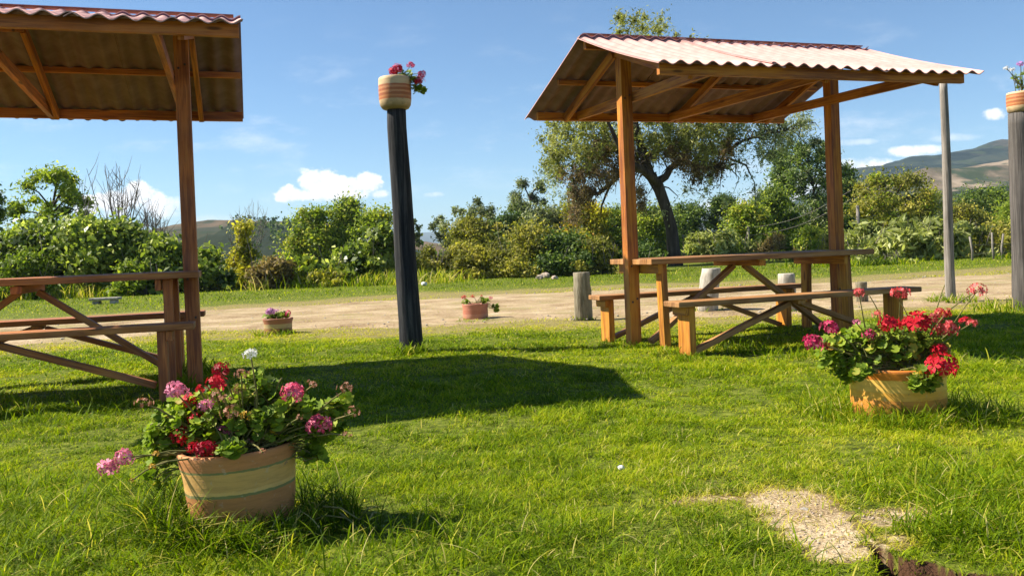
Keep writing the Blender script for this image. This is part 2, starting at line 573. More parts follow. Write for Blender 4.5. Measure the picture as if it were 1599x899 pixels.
# road edges in world coordinates, from the photograph's ground line
near_e = [gnd(*p) for p in ((-300, 562), (0, 544), (150, 534), (330, 520), (600, 514), (800, 505), (1000, 501), (1200, 492), (1450, 479), (1599, 470), (1900, 455))]
far_e = [gnd(*p) for p in ((-300, 522), (0, 510), (160, 499), (300, 487), (450, 480), (640, 466), (870, 457), (1000, 450), (1200, 446), (1400, 437), (1599, 424), (1900, 402))]
nx, ny = np.array([p.x for p in near_e]), np.array([p.y for p in near_e])
fx, fy = np.array([p.x for p in far_e]), np.array([p.y for p in far_e])


def road_near(x): return np.interp(x, nx, ny)
def road_far(x): return np.interp(x, fx, fy)


def dry_f(x, y):
    a = sstep(y, road_near(x)-1.9, road_near(x)-.2)
    c = 1-sstep(y, road_far(x)+1.0, road_far(x)+3.8)
    v = a*c*.85
    # worn yellow patch of lawn round the bare spot, right of centre
    P = gnd(1190, 770)
    v = np.maximum(v, .5*np.exp(-(((x-P.x)/.55)**2+((y-P.y)/.6)**2)))
    return np.clip(v+.25*(fbm(x, y, .8, 5)-.5), 0, 1)


def axis(parts):
    out = []
    for a, c, n in parts: out += list(np.linspace(a, c, n, endpoint=False))
    return np.array(out)


xs = axis([(-6000, -2000, 4), (-2000, -200, 8), (-200, -20, 18), (-20, -4, 50), (-4, -.2, 60), (-.2, .7, 40), (.7, 1.6, 80), (1.6, 2.1, 20), (2.1, 6, 50), (6, 20, 45), (20, 200, 20), (200, 2000, 8), (2000, 6001, 4)])
ys = axis([(-600, -30, 6), (-30, 0, 8), (0, 1.8, 10), (1.8, 2.9, 110), (2.9, 3.8, 45), (3.8, 12, 120), (12, 35, 90), (35, 200, 30), (200, 2000, 12), (2000, 7001, 8)])
gx, gy = np.meshgrid(xs, ys)
gv = np.stack([gx, gy, gz(gx, gy)], -1).reshape(-1, 3)
nxs, nys = len(xs), len(ys)
ii = np.arange((nys-1)*(nxs-1)); r_, c_ = ii//(nxs-1), ii % (nxs-1)
q = np.stack([r_*nxs+c_, r_*nxs+c_+1, (r_+1)*nxs+c_+1, (r_+1)*nxs+c_], -1)
ground = np_mesh('ground', gv, q, mat=ground_mat(), smooth=True)
for nm, val in (('dry', dry_f(gx, gy)), ('bare', np.where(gy < 6, bare_f(gx, gy), 0)),
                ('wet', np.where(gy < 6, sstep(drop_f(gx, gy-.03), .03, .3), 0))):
    a = ground.data.attributes.new(nm, 'FLOAT', 'POINT'); a.data.foreach_set('value', np.ascontiguousarray(val.ravel(), np.float32))
tag(ground, kind='structure')

# the sandy track
rx = np.linspace(-22, 26, 420)
t = np.linspace(0, 1, 26)
wn_ = (fbm(rx, rx*0+1, 1.1, 41)-.5)*.9+(fbm(rx, rx*0+1, 4, 44)-.5)*.4; wf_ = (fbm(rx, rx*0+2, .7, 43)-.5)*2.2
yn, yf = road_near(rx)+wn_, road_far(rx)+wf_
RX = np.repeat(rx[None], 26, 0); RY = yn[None]*(1-t[:, None]) + yf[None]*t[:, None]
rv = np.stack([RX, RY, gz(RX, RY)-.010+.034*np.minimum(1, 3.2*np.sin(np.pi*t))[:, None]], -1).reshape(-1, 3)
ii = np.arange(25*419); r_, c_ = ii//419, ii % 419
q = np.stack([r_*420+c_, r_*420+c_+1, (r_+1)*420+c_+1, (r_+1)*420+c_], -1)
road = np_mesh('dirt_road', rv, q, mat=road_mat(), smooth=True)
tag(road, kind='structure')

# ---------------------------------------------------------------- grass
M['grass'] = leaf_mat('grass_blades', [(0, (.05, .09, .003)), (.3, (.17, .265, .005)), (.55, (.33, .41, .008)), (.75, (.50, .51, .02)), (.88, (.60, .52, .10)), (1, (.68, .58, .26))], rough=.6, tfac=.45, spec=.12, tboost=(1.2, 1.2, .5))


def blades(name, P, h, wd, lean, tint, label, seg=2, parent=None, cat='grass'):
    """one mesh of grass blades rooted at P; seg quads plus a tip triangle each"""
    n = len(P)
    az = R.uniform(0, 2*np.pi, n); fa = az + np.pi/2 + R.normal(0, .5, n)
    dx = np.stack([np.cos(az), np.sin(az), np.zeros(n)], -1)
    sx = np.stack([np.cos(fa), np.sin(fa), np.zeros(n)], -1)
    rows = []
    for k in range(seg+1):
        t = k/(seg+1.0)
        c = P + dx*(lean*h*t**1.8)[:, None]; c[:, 2] += h*(t-.35*lean*t*t)
        hw = (wd*.5*(1-.55*t))[:, None]
        rows += [c-sx*hw, c+sx*hw]
    c = P + dx*(lean*h)[:, None]; c[:, 2] += h*(1-.35*lean)
    rows.append(c)
    m = len(rows)
    v = np.stack(rows, 1).reshape(-1, 3)
    base = np.arange(n)[:, None]*m
    quads = np.concatenate([base+np.array([[2*k, 2*k+1, 2*k+3, 2*k+2]]) for k in range(seg)], 0)
    tris = base+np.array([[2*seg, 2*seg+1, 2*seg+2]])
    o = np_mesh(name, v, quads, tris, np.repeat(tint, m), M['grass'], parent)
    if label is not None: tag(o, kind='stuff', label=label, cat=cat)
    return o


def lawn_points(y0, y1, dens, margin=.25):
    """random points over the strip y0..y1 as wide as the view there plus a margin"""
    hw = y1*.62+margin+.6
    n = int((y1-y0)*2*hw*dens)
    x = R.uniform(-hw, hw, n); y = R.uniform(y0, y1, n)
    k = np.abs(x) < y*.62+margin+.3
    return x[k], y[k]


X, Y = [], []
for y0, y1, d in ((1.9, 2.6, 19000), (2.6, 3.4, 17000), (3.4, 4.5, 13000), (4.5, 6, 9000), (6, 8, 5600), (8, 10.2, 3000), (10.2, 13.5, 2000)):
    a, c = lawn_points(y0, y1, d); X.append(a); Y.append(c)
X, Y = np.concatenate(X), np.concatenate(Y)
lim = road_near(X)+(fbm(X, X*0+1, 1.1, 41)-.5)*.9
keep = R.random(len(X)) < np.clip(1-sstep(Y, lim-1.0, lim+.8), 0, 1)
br = bare_f(X, Y)
keep &= R.random(len(X)) > sstep(br, .15, .80)*.90
thin = fbm(X, Y, 2.2, 61)
keep &= R.random(len(X)) < (.45+1.1*sstep(thin, .3, .6))*(.42+1.1*sstep(fbm(X, Y, 7.5, 63, 3), .36, .54))
z = gz(X, Y)
wet = sstep(drop_f(X, Y), .05, .3)
keep &= R.random(len(X)) > wet*.93
X, Y, z = X[keep], Y[keep], z[keep]
n = len(X)
dr = dry_f(X, Y)
tall = fbm(X, Y, 1.6, 51)
lush = sstep(fbm(X, Y, .55, 53), .35, .65)
right = sstep(X, .9, 1.5)*sstep(Y, 3.9, 3.0) + .7*sstep(-X, .6, 1.0)*sstep(Y, 3.6, 2.9)
h = (.014+.022*sstep(tall, .35, .75)+.014*sstep(fbm(X, Y, 7.5, 63, 3), .45, .65)+.035*right*R.random(n))*R.uniform(.55, 1.5, n)*(1-.45*dr)
wd = (.0026+.0016*R.random(n))*np.maximum(1, Y/3.2)*(1+.2*right)
tint = .45+.32*(fbm(X, Y, .9, 55)-.5)*2+.26*(fbm(X, Y, 8, 56, 3)-.5)*2+R.normal(0, .17, n)-.08*lush+.42*dr
tint = tint+.35*sstep(br[keep], .05, .3)
dead = R.random(n) < (.03+.35*dr+.5*sstep(br[keep], .08, .35))
tint = np.where(dead, R.uniform(.75, 1.0, n), np.clip(tint, 0, .86))
lean = R.uniform(.4, 1.7, n)
blades('lawn_grass', np.stack([X, Y, z-.004], -1), h, wd, lean, tint, 'short bright green lawn grass around the tables and pots')

# long untidy blades, thicker in some places
spots = []
def clump(cx, cy, r, n_, h0, h1):
    a = R.uniform(0, 2*np.pi, n_); q = r*np.sqrt(R.random(n_))
    spots.append((cx+q*np.cos(a), cy+q*np.sin(a), R.uniform(h0, h1, n_)))
a_ = R.uniform(0, 2*np.pi, 1100); q_ = R.uniform(.19, .36, 1100)
spots.append((POT1.x+q_*np.cos(a_), POT1.y+q_*np.sin(a_), R.uniform(.05, .15, 1100)*np.where(np.cos(a_) > .3, .55, 1)))
clump(POT1.x-.22, POT1.y-.06, .14, 200, .08, .24)
clump(POT1.x+.27, POT1.y-.05, .14, 90, .03, .09)
clump(POT1.x+.05, POT1.y-.27, .22, 260, .05, .14)
clump(POT1.x, POT1.y-.25, .10, 170, .08, .17)
clump(POT1.x-.14, POT1.y-.20, .09, 170, .10, .22)
clump(POT1.x+.12, POT1.y-.22, .10, 150, .07, .16)
clump(POT1.x-.26, POT1.y+.02, .12, 260, .12, .27)
clump(POT1.x+.25, POT1.y+.05, .13, 260, .08, .20)
clump(POT2.x-.05, POT2.y-.30, .16, 200, .07, .15)
a_ = R.uniform(0, 2*np.pi, 1300); q_ = R.uniform(.22, .48, 1300)
spots.append((POT2.x+q_*np.cos(a_), POT2.y+q_*np.sin(a_), R.uniform(.05, .15, 1300)))
clump(POT2.x+.35, POT2.y-.1, .25, 260, .06, .16)
for (px, py, r, n_, h0, h1) in ((1490, 835, .16, 260, .05, .14), (1580, 850, .14, 160, .05, .13), (1345, 850, .05, 40, .03, .07), (1440, 838, .08, 70, .04, .09), (1570, 790, .35, 380, .05, .15), (1440, 770, .25, 220, .05, .12), (560, 870, .35, 300, .05, .13), (700, 880, .35, 260, .04, .11),
                                (60, 780, .35, 330, .06, .15), (160, 860, .4, 330, .05, .14), (640, 553, .16, 260, .06, .16), (306, 585, .2, 260, .06, .18), (275, 605, .15, 130, .06, .16),
                                (952, 540, .12, 80, .04, .10), (987, 545, .14, 110, .04, .11), (1040, 555, .12, 80, .04, .1), (1075, 563, .14, 100, .04, .11), (1140, 548, .3, 260, .05, .13), (1250, 552, .4, 260, .05, .12),
                                (1484, 472, .3, 170, .06, .18), (1592, 484, .5, 260, .06, .2), (910, 500, .15, 60, .05, .1), (429, 524, .25, 110, .05, .13), (741, 503, .25, 80, .04, .1), (100, 640, .5, 240, .05, .14),
                                (1105, 487, .2, 60, .05, .12), (1228, 486, .2, 60, .05, .12), (980, 880, .4, 220, .04, .1), (1180, 890, .3, 160, .04, .1), (1480, 560, .5, 200, .05, .14)):
    P = gnd(px, py); clump(P.x, P.y, r, n_, h0, h1)
nn_ = 5200
a, c = lawn_points(2.0, 9, 60)
spots.append((a, c, R.uniform(.03, .065, len(a))))
X = np.concatenate([s[0] for s in spots]); Y = np.concatenate([s[1] for s in spots]); h = np.concatenate([s[2] for s in spots])
k = ((X-POT1.x)**2+(Y-POT1.y)**2 > .185**2) & ((X-POT2.x)**2+(Y-POT2.y)**2 > .215**2) & (bare_f(X, Y) < .5) & (drop_f(X, Y) < .35)
X, Y, h = X[k], Y[k], h[k]; n = len(X)
tint = np.where(R.random(n) < .10, R.uniform(.78, 1, n), np.clip(R.normal(.27, .14, n)-.12*((X-POT1.x)**2+(Y-POT1.y)**2 < .25), 0, .8))  # blades near the first pot are darker: its shade is put into the tint
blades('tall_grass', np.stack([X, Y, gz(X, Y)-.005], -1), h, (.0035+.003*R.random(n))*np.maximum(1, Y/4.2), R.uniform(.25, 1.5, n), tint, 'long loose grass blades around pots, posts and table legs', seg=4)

# the strip beyond the track and the tufts on it
X = R.uniform(-24, 26, 90000); Y = R.uniform(12, 31, 90000)
rf = road_far(X)+(fbm(X, X*0+2, .7, 43)-.5)*2.2
k = (Y > rf-1.2) & (np.abs(X) < Y*.66+2) & (R.random(len(X)) < sstep(Y, rf-1.4, rf+1.0))
X, Y, rf = X[k], Y[k], rf[k]; n = len(X)
g = sstep(Y, rf+2.2, rf+4.6)
tint = np.where(R.random(n) < (.55*(1-g)+.05), R.uniform(.72, .98, n), np.clip(.30+.7*(fbm(X, Y, .6, 71)-.5)+R.normal(0, .18, n)+.3*(1-g), 0, .9))
blades('verge_grass', np.stack([X, Y, gz(X, Y)-.01], -1), R.uniform(.015, .055, n)*(.6+.9*g), R.uniform(.012, .028, n), R.uniform(.2, 1, n), tint, 'green and straw coloured verge grass beyond the dirt track', seg=1)
X = R.uniform(-20, 24, 110000); Y = R.uniform(9, 24, 110000)
tf = fbm(X*.4, Y, 1.1, 81)
k = (Y > road_near(X)-.3) & (Y < road_far(X)+.6) & (R.random(len(X)) < np.clip(sstep(tf, .52, .64)+.55*sstep(tf, .42, .52)*(np.minimum(Y-road_near(X), road_far(X)-Y) < 1.6), 0, 1)) & (np.abs(X) < Y*.66+2)
X, Y = X[k], Y[k]; n = len(X)
blades('track_tufts', np.stack([X, Y, gz(X, Y)], -1), R.uniform(.015, .05, n), R.uniform(.008, .02, n), R.uniform(.3, 1.3, n), np.clip(R.normal(.78, .13, n), .3, 1), 'dry flattened grass tufts on the sandy track', seg=1)

# small stones on the track
X = R.uniform(-14, 16, 5200); Y = R.uniform(9.5, 24, 5200)
k = (Y > road_near(X)) & (Y < road_far(X)) & (np.abs(X) < Y*.66+1); X, Y = X[k], Y[k]; n = len(X)
rr = R.uniform(.006, .022, n)*R.uniform(.5, 1.3, n)
Pn = np.stack([X, Y, gz(X, Y)+.02], -1)
off = np.array([[1, 0, 0], [0, 1, 0], [-1, 0, 0], [0, -1, 0], [0, 0, .7], [0, 0, -.7]])
vv = (Pn[:, None]+off[None]*rr[:, None, None]*R.uniform(.6, 1.3, (n, 6, 1))).reshape(-1, 3)
tr = (np.arange(n)[:, None, None]*6+np.array([[0, 1, 4], [1, 2, 4], [2, 3, 4], [3, 0, 4], [1, 0, 5], [2, 1, 5], [3, 2, 5], [0, 3, 5]])[None]).reshape(-1, 3)
Xc = np.concatenate([R.normal(P.x, a_, m_) for P, a_, m_ in ((BARE[0], .07, 60), (BARE[1], .07, 60), (BARE[3], .09, 60))])
Yc = np.concatenate([R.normal(P.y, a_, m_) for P, a_, m_ in ((BARE[0], .10, 60), (BARE[1], .07, 60), (BARE[3], .06, 60))])
kc = drop_f(Xc, Yc) < .02; Xc, Yc = Xc[kc], Yc[kc]; nc_ = len(Xc)
rc = R.uniform(.0015, .007, nc_)*R.uniform(.5, 1.2, nc_)
vv2 = (np.stack([Xc, Yc, gz(Xc, Yc)+.001], -1)[:, None]+off[None]*rc[:, None, None]*R.uniform(.6, 1.3, (nc_, 6, 1))).reshape(-1, 3)
tr2 = (np.arange(nc_)[:, None, None]*6+np.array([[0, 1, 4], [1, 2, 4], [2, 3, 4], [3, 0, 4], [1, 0, 5], [2, 1, 5], [3, 2, 5], [0, 3, 5]])[None]).reshape(-1, 3)
o = np_mesh('soil_crumbs', vv2, None, tr2, None, M['pink_stone'])
tag(o, 'dry crumbs of soil on the bare patch of the lawn', 'soil crumbs', kind='stuff')
o = np_mesh('gravel', vv, None, tr, None, M['stone'])
tag(o, 'scattered small stones lying on the sandy track', 'gravel', kind='stuff')

# ---------------------------------------------------------------- shelters
TH1, TH2 = .3445, .2793
X1, Y1, L1 = 1.0145, 7.8276, 2.1506


def corr_sheet(u0, u1, vr_, vz, ve, zr_, ze_, sag, dz, name, parent, sgn, skew=0.0, tilt=0.0, L=0.0):
    """one corrugated sheet from the ridge (v = vr_, z = zr_) to the eave (v = ve, z = ze_); sgn -1 is the camera side"""
    pitch, amp, T = .134, .0145, .007
    nu = int((u1-u0)/pitch*12)+1; nr = 9
    us = np.linspace(u0, u1, nu); ts = np.linspace(0, 1, nr)
    Ut, Tt = np.meshgrid(us, ts)
    y = sgn*(vr_+(ve-vr_)*Tt)
    prof = np.cos((Ut-.03)/pitch*2*np.pi)
    z = zr_+(ze_-zr_)*Tt - sag*np.sin(np.pi*Tt)*(1-.0*Ut) + amp*prof + dz + .006*np.sin(Ut*2.1+1) + tilt*(L-Ut)
    y = y + .006*np.sin(Ut*7.0)*Tt
    top = np.stack([Ut+skew*Tt, y, z+T], -1).reshape(-1, 3); bot = np.stack([Ut+skew*Tt, y, z], -1).reshape(-1, 3)
    v = np.concatenate([top, bot]); N = nu*nr
    i = np.arange((nr-1)*(nu-1)); r_, c_ = i//(nu-1), i % (nu-1)
    qt = np.stack([r_*nu+c_, r_*nu+c_+1, (r_+1)*nu+c_+1, (r_+1)*nu+c_], -1)
    qb = qt[:, ::-1]+N
    if sgn < 0: qt, qb = qt[:, ::-1], qb[:, ::-1]
    ed = []
    for c in range(nu-1):
        ed.append((c, c+N, c+1+N, c+1)); a = (nr-1)*nu+c; ed.append((a, a+1, a+1+N, a+N))
    for r in range(nr-1):
        ed.append((r*nu, (r+1)*nu, (r+1)*nu+N, r*nu+N)); a = r*nu+nu-1; ed.append((a, a+N, a+nu+N, a+nu))
    ed = np.array(ed)
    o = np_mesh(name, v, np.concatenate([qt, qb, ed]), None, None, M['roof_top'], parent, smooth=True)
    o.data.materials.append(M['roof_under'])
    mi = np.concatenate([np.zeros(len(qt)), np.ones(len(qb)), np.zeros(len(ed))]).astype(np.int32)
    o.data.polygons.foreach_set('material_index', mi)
    sm = np.concatenate([np.ones(len(qt)+len(qb)), np.zeros(len(ed))]).astype(bool)
    o.data.polygons.foreach_set('use_smooth', sm)
    return o


def shelter(loc, th, L, ol, orr, zef, zer, zr, vf, vr, label, wood, ties, lo_=-.01, ro_=.06, tilt=0.0):
    root = empty('picnic_shelter', loc, th, label=label, cat='shelter', group='wooden picnic shelters with corrugated roofs')
    W_ = M[wood]
    B = .003
    def Zt(u, z): return z+(L-u)*tilt
    for u in (0, L):
        MB().beam((u, 0, -.15), (u, 0, Zt(u, zr)-.004), .10, .10, (0, 1, 0)).build('post', W_, root, B)
    a, c = -ol, L+orr
    MB().beam((a, 0, Zt(a, zr)+.04), (c, 0, Zt(c, zr)+.04), .045, .075).build('ridge_beam', W_, root, B)
    MB().beam((a, -vf, Zt(a, zef)+.0375), (c, -vf, Zt(c, zef)+.0375), .042, .078, jit=.002).build('eave_beam', W_, root, B)
    MB().beam((a, vr, Zt(a, zer)+.0375), (c, vr, Zt(c, zer)+.0375), .042, .078, jit=.002).build('eave_beam', W_, root, B)
    zm = (zr+.078+zer+.078)/2
    MB().beam((a, vr*.52, Zt(a, zm)-.030), (c, vr*.52, Zt(c, zm)-.030), .04, .045, jit=.002).build('purlin', W_, root, B)
    for u in (ties[0]-.072, ties[1]+.045, ties[2]+.072):
        for sgn, v_, ze_ in ((-1, vf, zef), (1, vr, zer)):
            MB().beam((u, sgn*.03, Zt(u, zr)-.02), (u, sgn*(v_-.024), Zt(u, ze_)+.015), .038, .075).build('rafter', W_, root, B)
    for u in (ties[0]+.072, ties[1], ties[2]-.072):
        MB().beam((u, -vf+.024, Zt(u, zef)+.042), (u, vr-.024, Zt(u, zer)+.042), .038, .082, jit=.001).build('tie_beam', W_, root, B)
    cap_ = MB()
    for q_ in range(12):
        ua, ub = a+lo_+(c+ro_-a-lo_)*q_/12, a+lo_+(c+ro_-a-lo_)*(q_+1)/12
        cap_.beam((ua, .018, Zt(ua, zr)+.132+rnd.uniform(-.001, .001)), (ub, .018, Zt(ub, zr)+.132), .085, .008)
    cap_.build('ridge_cap', M['ridge_red'], root)
    for u in (0, L):
        for z_ in (zef+.05, .705, .40):
            for q_ in (-.022, .022):
                MB().tube([(u+q_, -.052, z_+q_*.6), (u+q_, -.058, z_+q_*.6)], [.009, .008], 8, True).build('bolt', M['iron'], root)
    n = 3
    us = np.linspace(a+lo_, c+ro_, n+1)
    for k in range(n):
        corr_sheet(us[k]-.05, us[k+1]+.05, -.015, 0, vf+.10, zr+.100, zef+.064, .018, (.0, .009, .003)[k], 'roof_sheet', root, -1, (.01, -.008, .012)[k], tilt, L)
        corr_sheet(us[k]-.05, us[k+1]+.05, -.045, 0, vr+.16, zr+.104, zer+.030, .004, (.003, -.006, .002)[k], 'roof_sheet', root, 1, (-.01, .006, -.008)[k], tilt, L)
    return root


s1 = shelter((X1, Y1, 0), TH1, L1, .355, .307, 2.082, 2.10, 2.528, 1.233, 1.1435,
             'picnic shelter with pink corrugated roof on two orange posts, seen whole', 'wood', (0, 1.088, L1))
# second shelter: same builder, its right post is the one in view
X2, Y2 = -2.348, 6.6787
o2 = (X2-L1*math.cos(TH2), Y2-L1*math.sin(TH2), .064)
s2 = shelter(o2, TH2, L1, .09, .4097, 2.182, 2.014, 2.495, 1.233, 1.1435,
             'picnic shelter cut by the photo edge, its dark underside and one shaded post showing', 'wood_dark', (0, L1-1.088, L1), -.05, -.035, .018)


def table(loc, th, u0, u1, L, label, leg='wood_leg', top_='wood_top'):
    t = empty('picnic_table', loc, th, label=label, cat='table', group='wooden picnic tables under the shelters')
    T, top = .045, .75
    zc = top-T/2
    for (v0, v1, a, c) in ((.06, .40, u0, u1), (-.40, -.06, u0+.015, u1-.02), (-.053, .053, .056, L-.056)):
        MB().beam((a, -(v0+v1)/2, zc+rnd.uniform(-.002, .002)), (c, -(v0+v1)/2, zc+rnd.uniform(-.002, .002)), v1-v0, T, jit=.001).build('table_board', M[top_], t, .004)
    for u in (.14, L-.14):
        MB().beam((u-.058, -.36, top-T-.04), (u-.058, .36, top-T-.04), .036, .076).build('cross_piece', M[leg], t, .003)
        for v in (-.27, .27):
            MB().beam((u, -v*1.12, -.1), (u, -v, top-T-.002), .06, .085, (0, 1, 0)).build('leg', M[leg], t, .003)
    MB().beam((L/2, -.36, top-T-.03), (L/2, .36, top-T-.03), .07, .05).build('cross_piece', M[leg], t, .003)
    for s in (-1, 1):
        MB().beam((L/2+s*.06, 0, top-T-.055), (L/2+s*(L/2-.16), 0, .03), .04, .075, (0, 1, 0)).build('brace', M[top_], t, .003)
    return t


def bench(loc, th, u0, u1, v, zt, L, label, leg='wood_leg', top_='wood_top'):
    c, s = math.cos(th), math.sin(th)
    o = Vector(loc) + Vector((v*s, -v*c, 0))
    t = empty('picnic_bench', o, th, label=label, cat='bench', group='wooden picnic benches beside the tables')
    T = .042
    MB().beam((u0, 0, zt-T/2), (u1, 0, zt-T/2), .24, T, jit=.0015).build('seat', M[top_], t, .006)
    ul, ur = u0+.13, u1-.20
    for u, d in ((ul, -1), (ur, 1)):
        MB().beam((u, 0, -.1), (u, 0, zt-T-.002), .175, .055, (1, 0, 0)).build('leg', M[leg], t, .003)
        MB().beam((u+d*.047, -.10, zt-T-.034), (u+d*.047, .10, zt-T-.034), .036, .062).build('cross_piece', M[leg], t, .003)
    um = (ul+ur)/2
    for d in (-1, 1):
        MB().beam((um+d*.05, 0, zt-T-.03), (um+d*((ur-ul)/2-.05), 0, .03), .04, .07, (0, 1, 0)).build('brace', M[top_], t, .003)
    MB().beam((um, -.10, zt-T-.018), (um, .10, zt-T-.018), .07, .032).build('batten', M[top_], t, .003)
    return t


A1 = (X1, Y1, 0)
table(A1, TH1, -.018, 2.235, L1, 'long plank table between the two orange posts of the whole shelter')
bench(A1, TH1, -.0925, 2.235, .8246, .424, L1, 'near bench of the right-hand table, sunlit leg end, behind the red flowers')
bench(A1, TH1, -.0925, 2.16, -.581, .424, L1, 'far bench of the right-hand table, on its dirt track side')
A2 = (o2[0], o2[1], .064)
table(A2, TH2, -.1, L1+.073, L1, 'plank table in shade at the left photo edge, ending at the brown post', 'wood_dark', 'wood_mid')
bench(A2, TH2, -.15, L1+.054, .759, .424, L1, 'near bench of the left-hand table, behind the pink flowers', 'wood_dark', 'wood_mid')
bench(A2, TH2, -.15, L1+.054, -.666, .424, L1, 'far bench of the left-hand table, its tip poking out past the brown post', 'wood_dark', 'wood_mid')

# ---------------------------------------------------------------- posts and stumps


def pole(name, pts, rad, mat, label, cat, seg=20, wob=.02, group=None):
    P = [Vector(p) for p in pts]
    base = P[0].copy()
    m = MB()
    fine, fr = [], []
    for k in range(len(P)-1):
        N = max(2, int((P[k+1]-P[k]).length/.12))
        for i in range(N):
            t = i/N; fine.append(P[k].lerp(P[k+1], t)-base); fr.append(rad[k]*(1-t)+rad[k+1]*t)
    fine.append(P[-1]-base); fr.append(rad[-1])
    m.tube(fine, fr, seg, True, wob)
    o = m.build(name, M[mat])
    o.location = base
    return tag(o, label, cat, group)


Yb = 8.1
pole('wooden_post', [at(643, 556, Yb)-Vector((0, 0, .12)), at(640, 500, Yb), at(633, 400, Yb), at(627, 300, Yb), at(620, 200, Yb), at(619, 171, Yb)],
     [.108, .100, .094, .090, .085, .083], 'black_post', 'dark charred post standing alone mid-lawn with a striped pot on top', 'post', 28, .014)
Yr = 9.94
pole('wooden_post', [at(1603, 486, Yr)-Vector((0, 0, .15)), at(1602, 420, Yr), at(1597, 300, Yr), at(1593, 177, Yr)],
     [.142, .137, .128, .120], 'char_grey_post', 'thick grey weathered post at the right photo edge carrying an orange pot', 'post', 28, .014)
pole('wooden_pole', [at(1485, 474, 11.53)-Vector((0, 0, .15)), at(1482, 400, 11.53), at(1478, 250, 11.53), at(1473, 128, 11.53)],
     [.062, .058, .052, .047], 'grey_post', 'slim pale grey pole without a pot, standing between whole shelter and right edge', 'pole', 20, .02)


def stump(xb, yb, ytop, wpx, mat, label, lean=0):
    P = gnd(xb, yb); Y = P.y
    T = at(xb-(yb-ytop)*.035+lean, ytop, Y)
    r = wpx/2/FPX*Y
    n = 9
    pts = [P.lerp(T, k/(n-1)) for k in range(n)]
    pts[0] = pts[0]-Vector((0, 0, .08))
    rad = [r*(1.06-.1*k/(n-1)+rnd.uniform(-.03, .03)) for k in range(n)]
    m = MB(); m.tube([p-P for p in pts]+[T-P+Vector((0, 0, .008))], rad+[rad[-1]*.93], 18, True, .05)
    o = m.build('wooden_stump', M[mat]); o.location = P
    return tag(o, label, 'stump', 'upright log stumps along the track edge')


stump(911, 500, 426, 27, 'stump', 'upright log stump with bark and pale flat top, just left of the sunlit bench end')
stump(1104, 487, 420, 30, 'stump_pale', 'whitish log stump seen under the right-hand table top, left of the other pale one', 9)
stump(1230, 485, 428, 27, 'stump_pale', 'short pale round stump showing above the far bench end')
stump(1346, 474, 441, 18, 'stump', 'small brown stump just behind the near bench, right of the table legs')
stump(264, 524, 458, 16, 'stump_pale', 'weathered whitish stump behind the left-hand table legs', 4)

# ---------------------------------------------------------------- pots


def pot_mat(name, stops, H, sheen=.55):
    m, b = new_mat(name)
    ob = b.n('ShaderNodeTexCoord').outputs['Object']
    s = b.n('ShaderNodeSeparateXYZ'); b.put(s.inputs[0], ob)
    n = b.noise(ob, 9, 5, .6); n2 = b.noise(ob, 45, 4, .65); n3 = b.noise(b.map(ob, (1, 1, 6)), 14, 3, .6)
    z = b.m('ADD', b.m('DIVIDE', s.outputs[2], H), b.m('MULTIPLY', b.m('SUBTRACT', n2, .5), .030))
    c = ramp(b, z, stops, 'CONSTANT')
    c = b.mix(b.smooth(n3, .35, .75, 0, .45), c, b.mix(1.0, c, (.66, .60, .56), 'MULTIPLY'))
    c = b.mix(b.smooth(n2, .60, .72, 0, .35), c, (.62, .52, .40))
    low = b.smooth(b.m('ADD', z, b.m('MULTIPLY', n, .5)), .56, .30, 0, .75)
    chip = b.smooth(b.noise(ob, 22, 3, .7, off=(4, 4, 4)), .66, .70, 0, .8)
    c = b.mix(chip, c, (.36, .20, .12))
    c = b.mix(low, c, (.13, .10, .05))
    return finish(m, b, c, b.lin(n, .3, .7, sheen-.12, sheen+.15), bump=b.m('ADD', n3, n2), bstr=.25, bdist=.004, spec=.45)


TC, CR, GR, OR_ = (.62, .26, .095), (.82, .50, .16), (.26, .25, .085), (.62, .22, .05)
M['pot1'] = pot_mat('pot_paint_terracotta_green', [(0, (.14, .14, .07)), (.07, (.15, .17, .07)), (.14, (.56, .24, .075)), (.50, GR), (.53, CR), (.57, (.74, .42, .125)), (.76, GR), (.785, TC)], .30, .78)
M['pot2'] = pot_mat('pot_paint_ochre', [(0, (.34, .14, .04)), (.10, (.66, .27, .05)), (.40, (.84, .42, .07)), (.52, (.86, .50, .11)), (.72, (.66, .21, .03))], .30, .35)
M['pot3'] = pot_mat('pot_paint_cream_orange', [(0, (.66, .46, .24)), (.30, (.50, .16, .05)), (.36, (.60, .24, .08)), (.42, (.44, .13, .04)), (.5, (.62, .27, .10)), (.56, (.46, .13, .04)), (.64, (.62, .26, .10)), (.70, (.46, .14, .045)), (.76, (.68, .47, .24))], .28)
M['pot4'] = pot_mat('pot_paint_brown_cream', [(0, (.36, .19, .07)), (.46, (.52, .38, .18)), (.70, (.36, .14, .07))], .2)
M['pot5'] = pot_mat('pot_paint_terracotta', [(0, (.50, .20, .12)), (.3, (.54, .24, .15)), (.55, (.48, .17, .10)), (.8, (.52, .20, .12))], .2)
m_, b_ = new_mat('pot_soil')
M['soil'] = finish(m_, b_, (.05, .035, .022), .95, spec=.1)


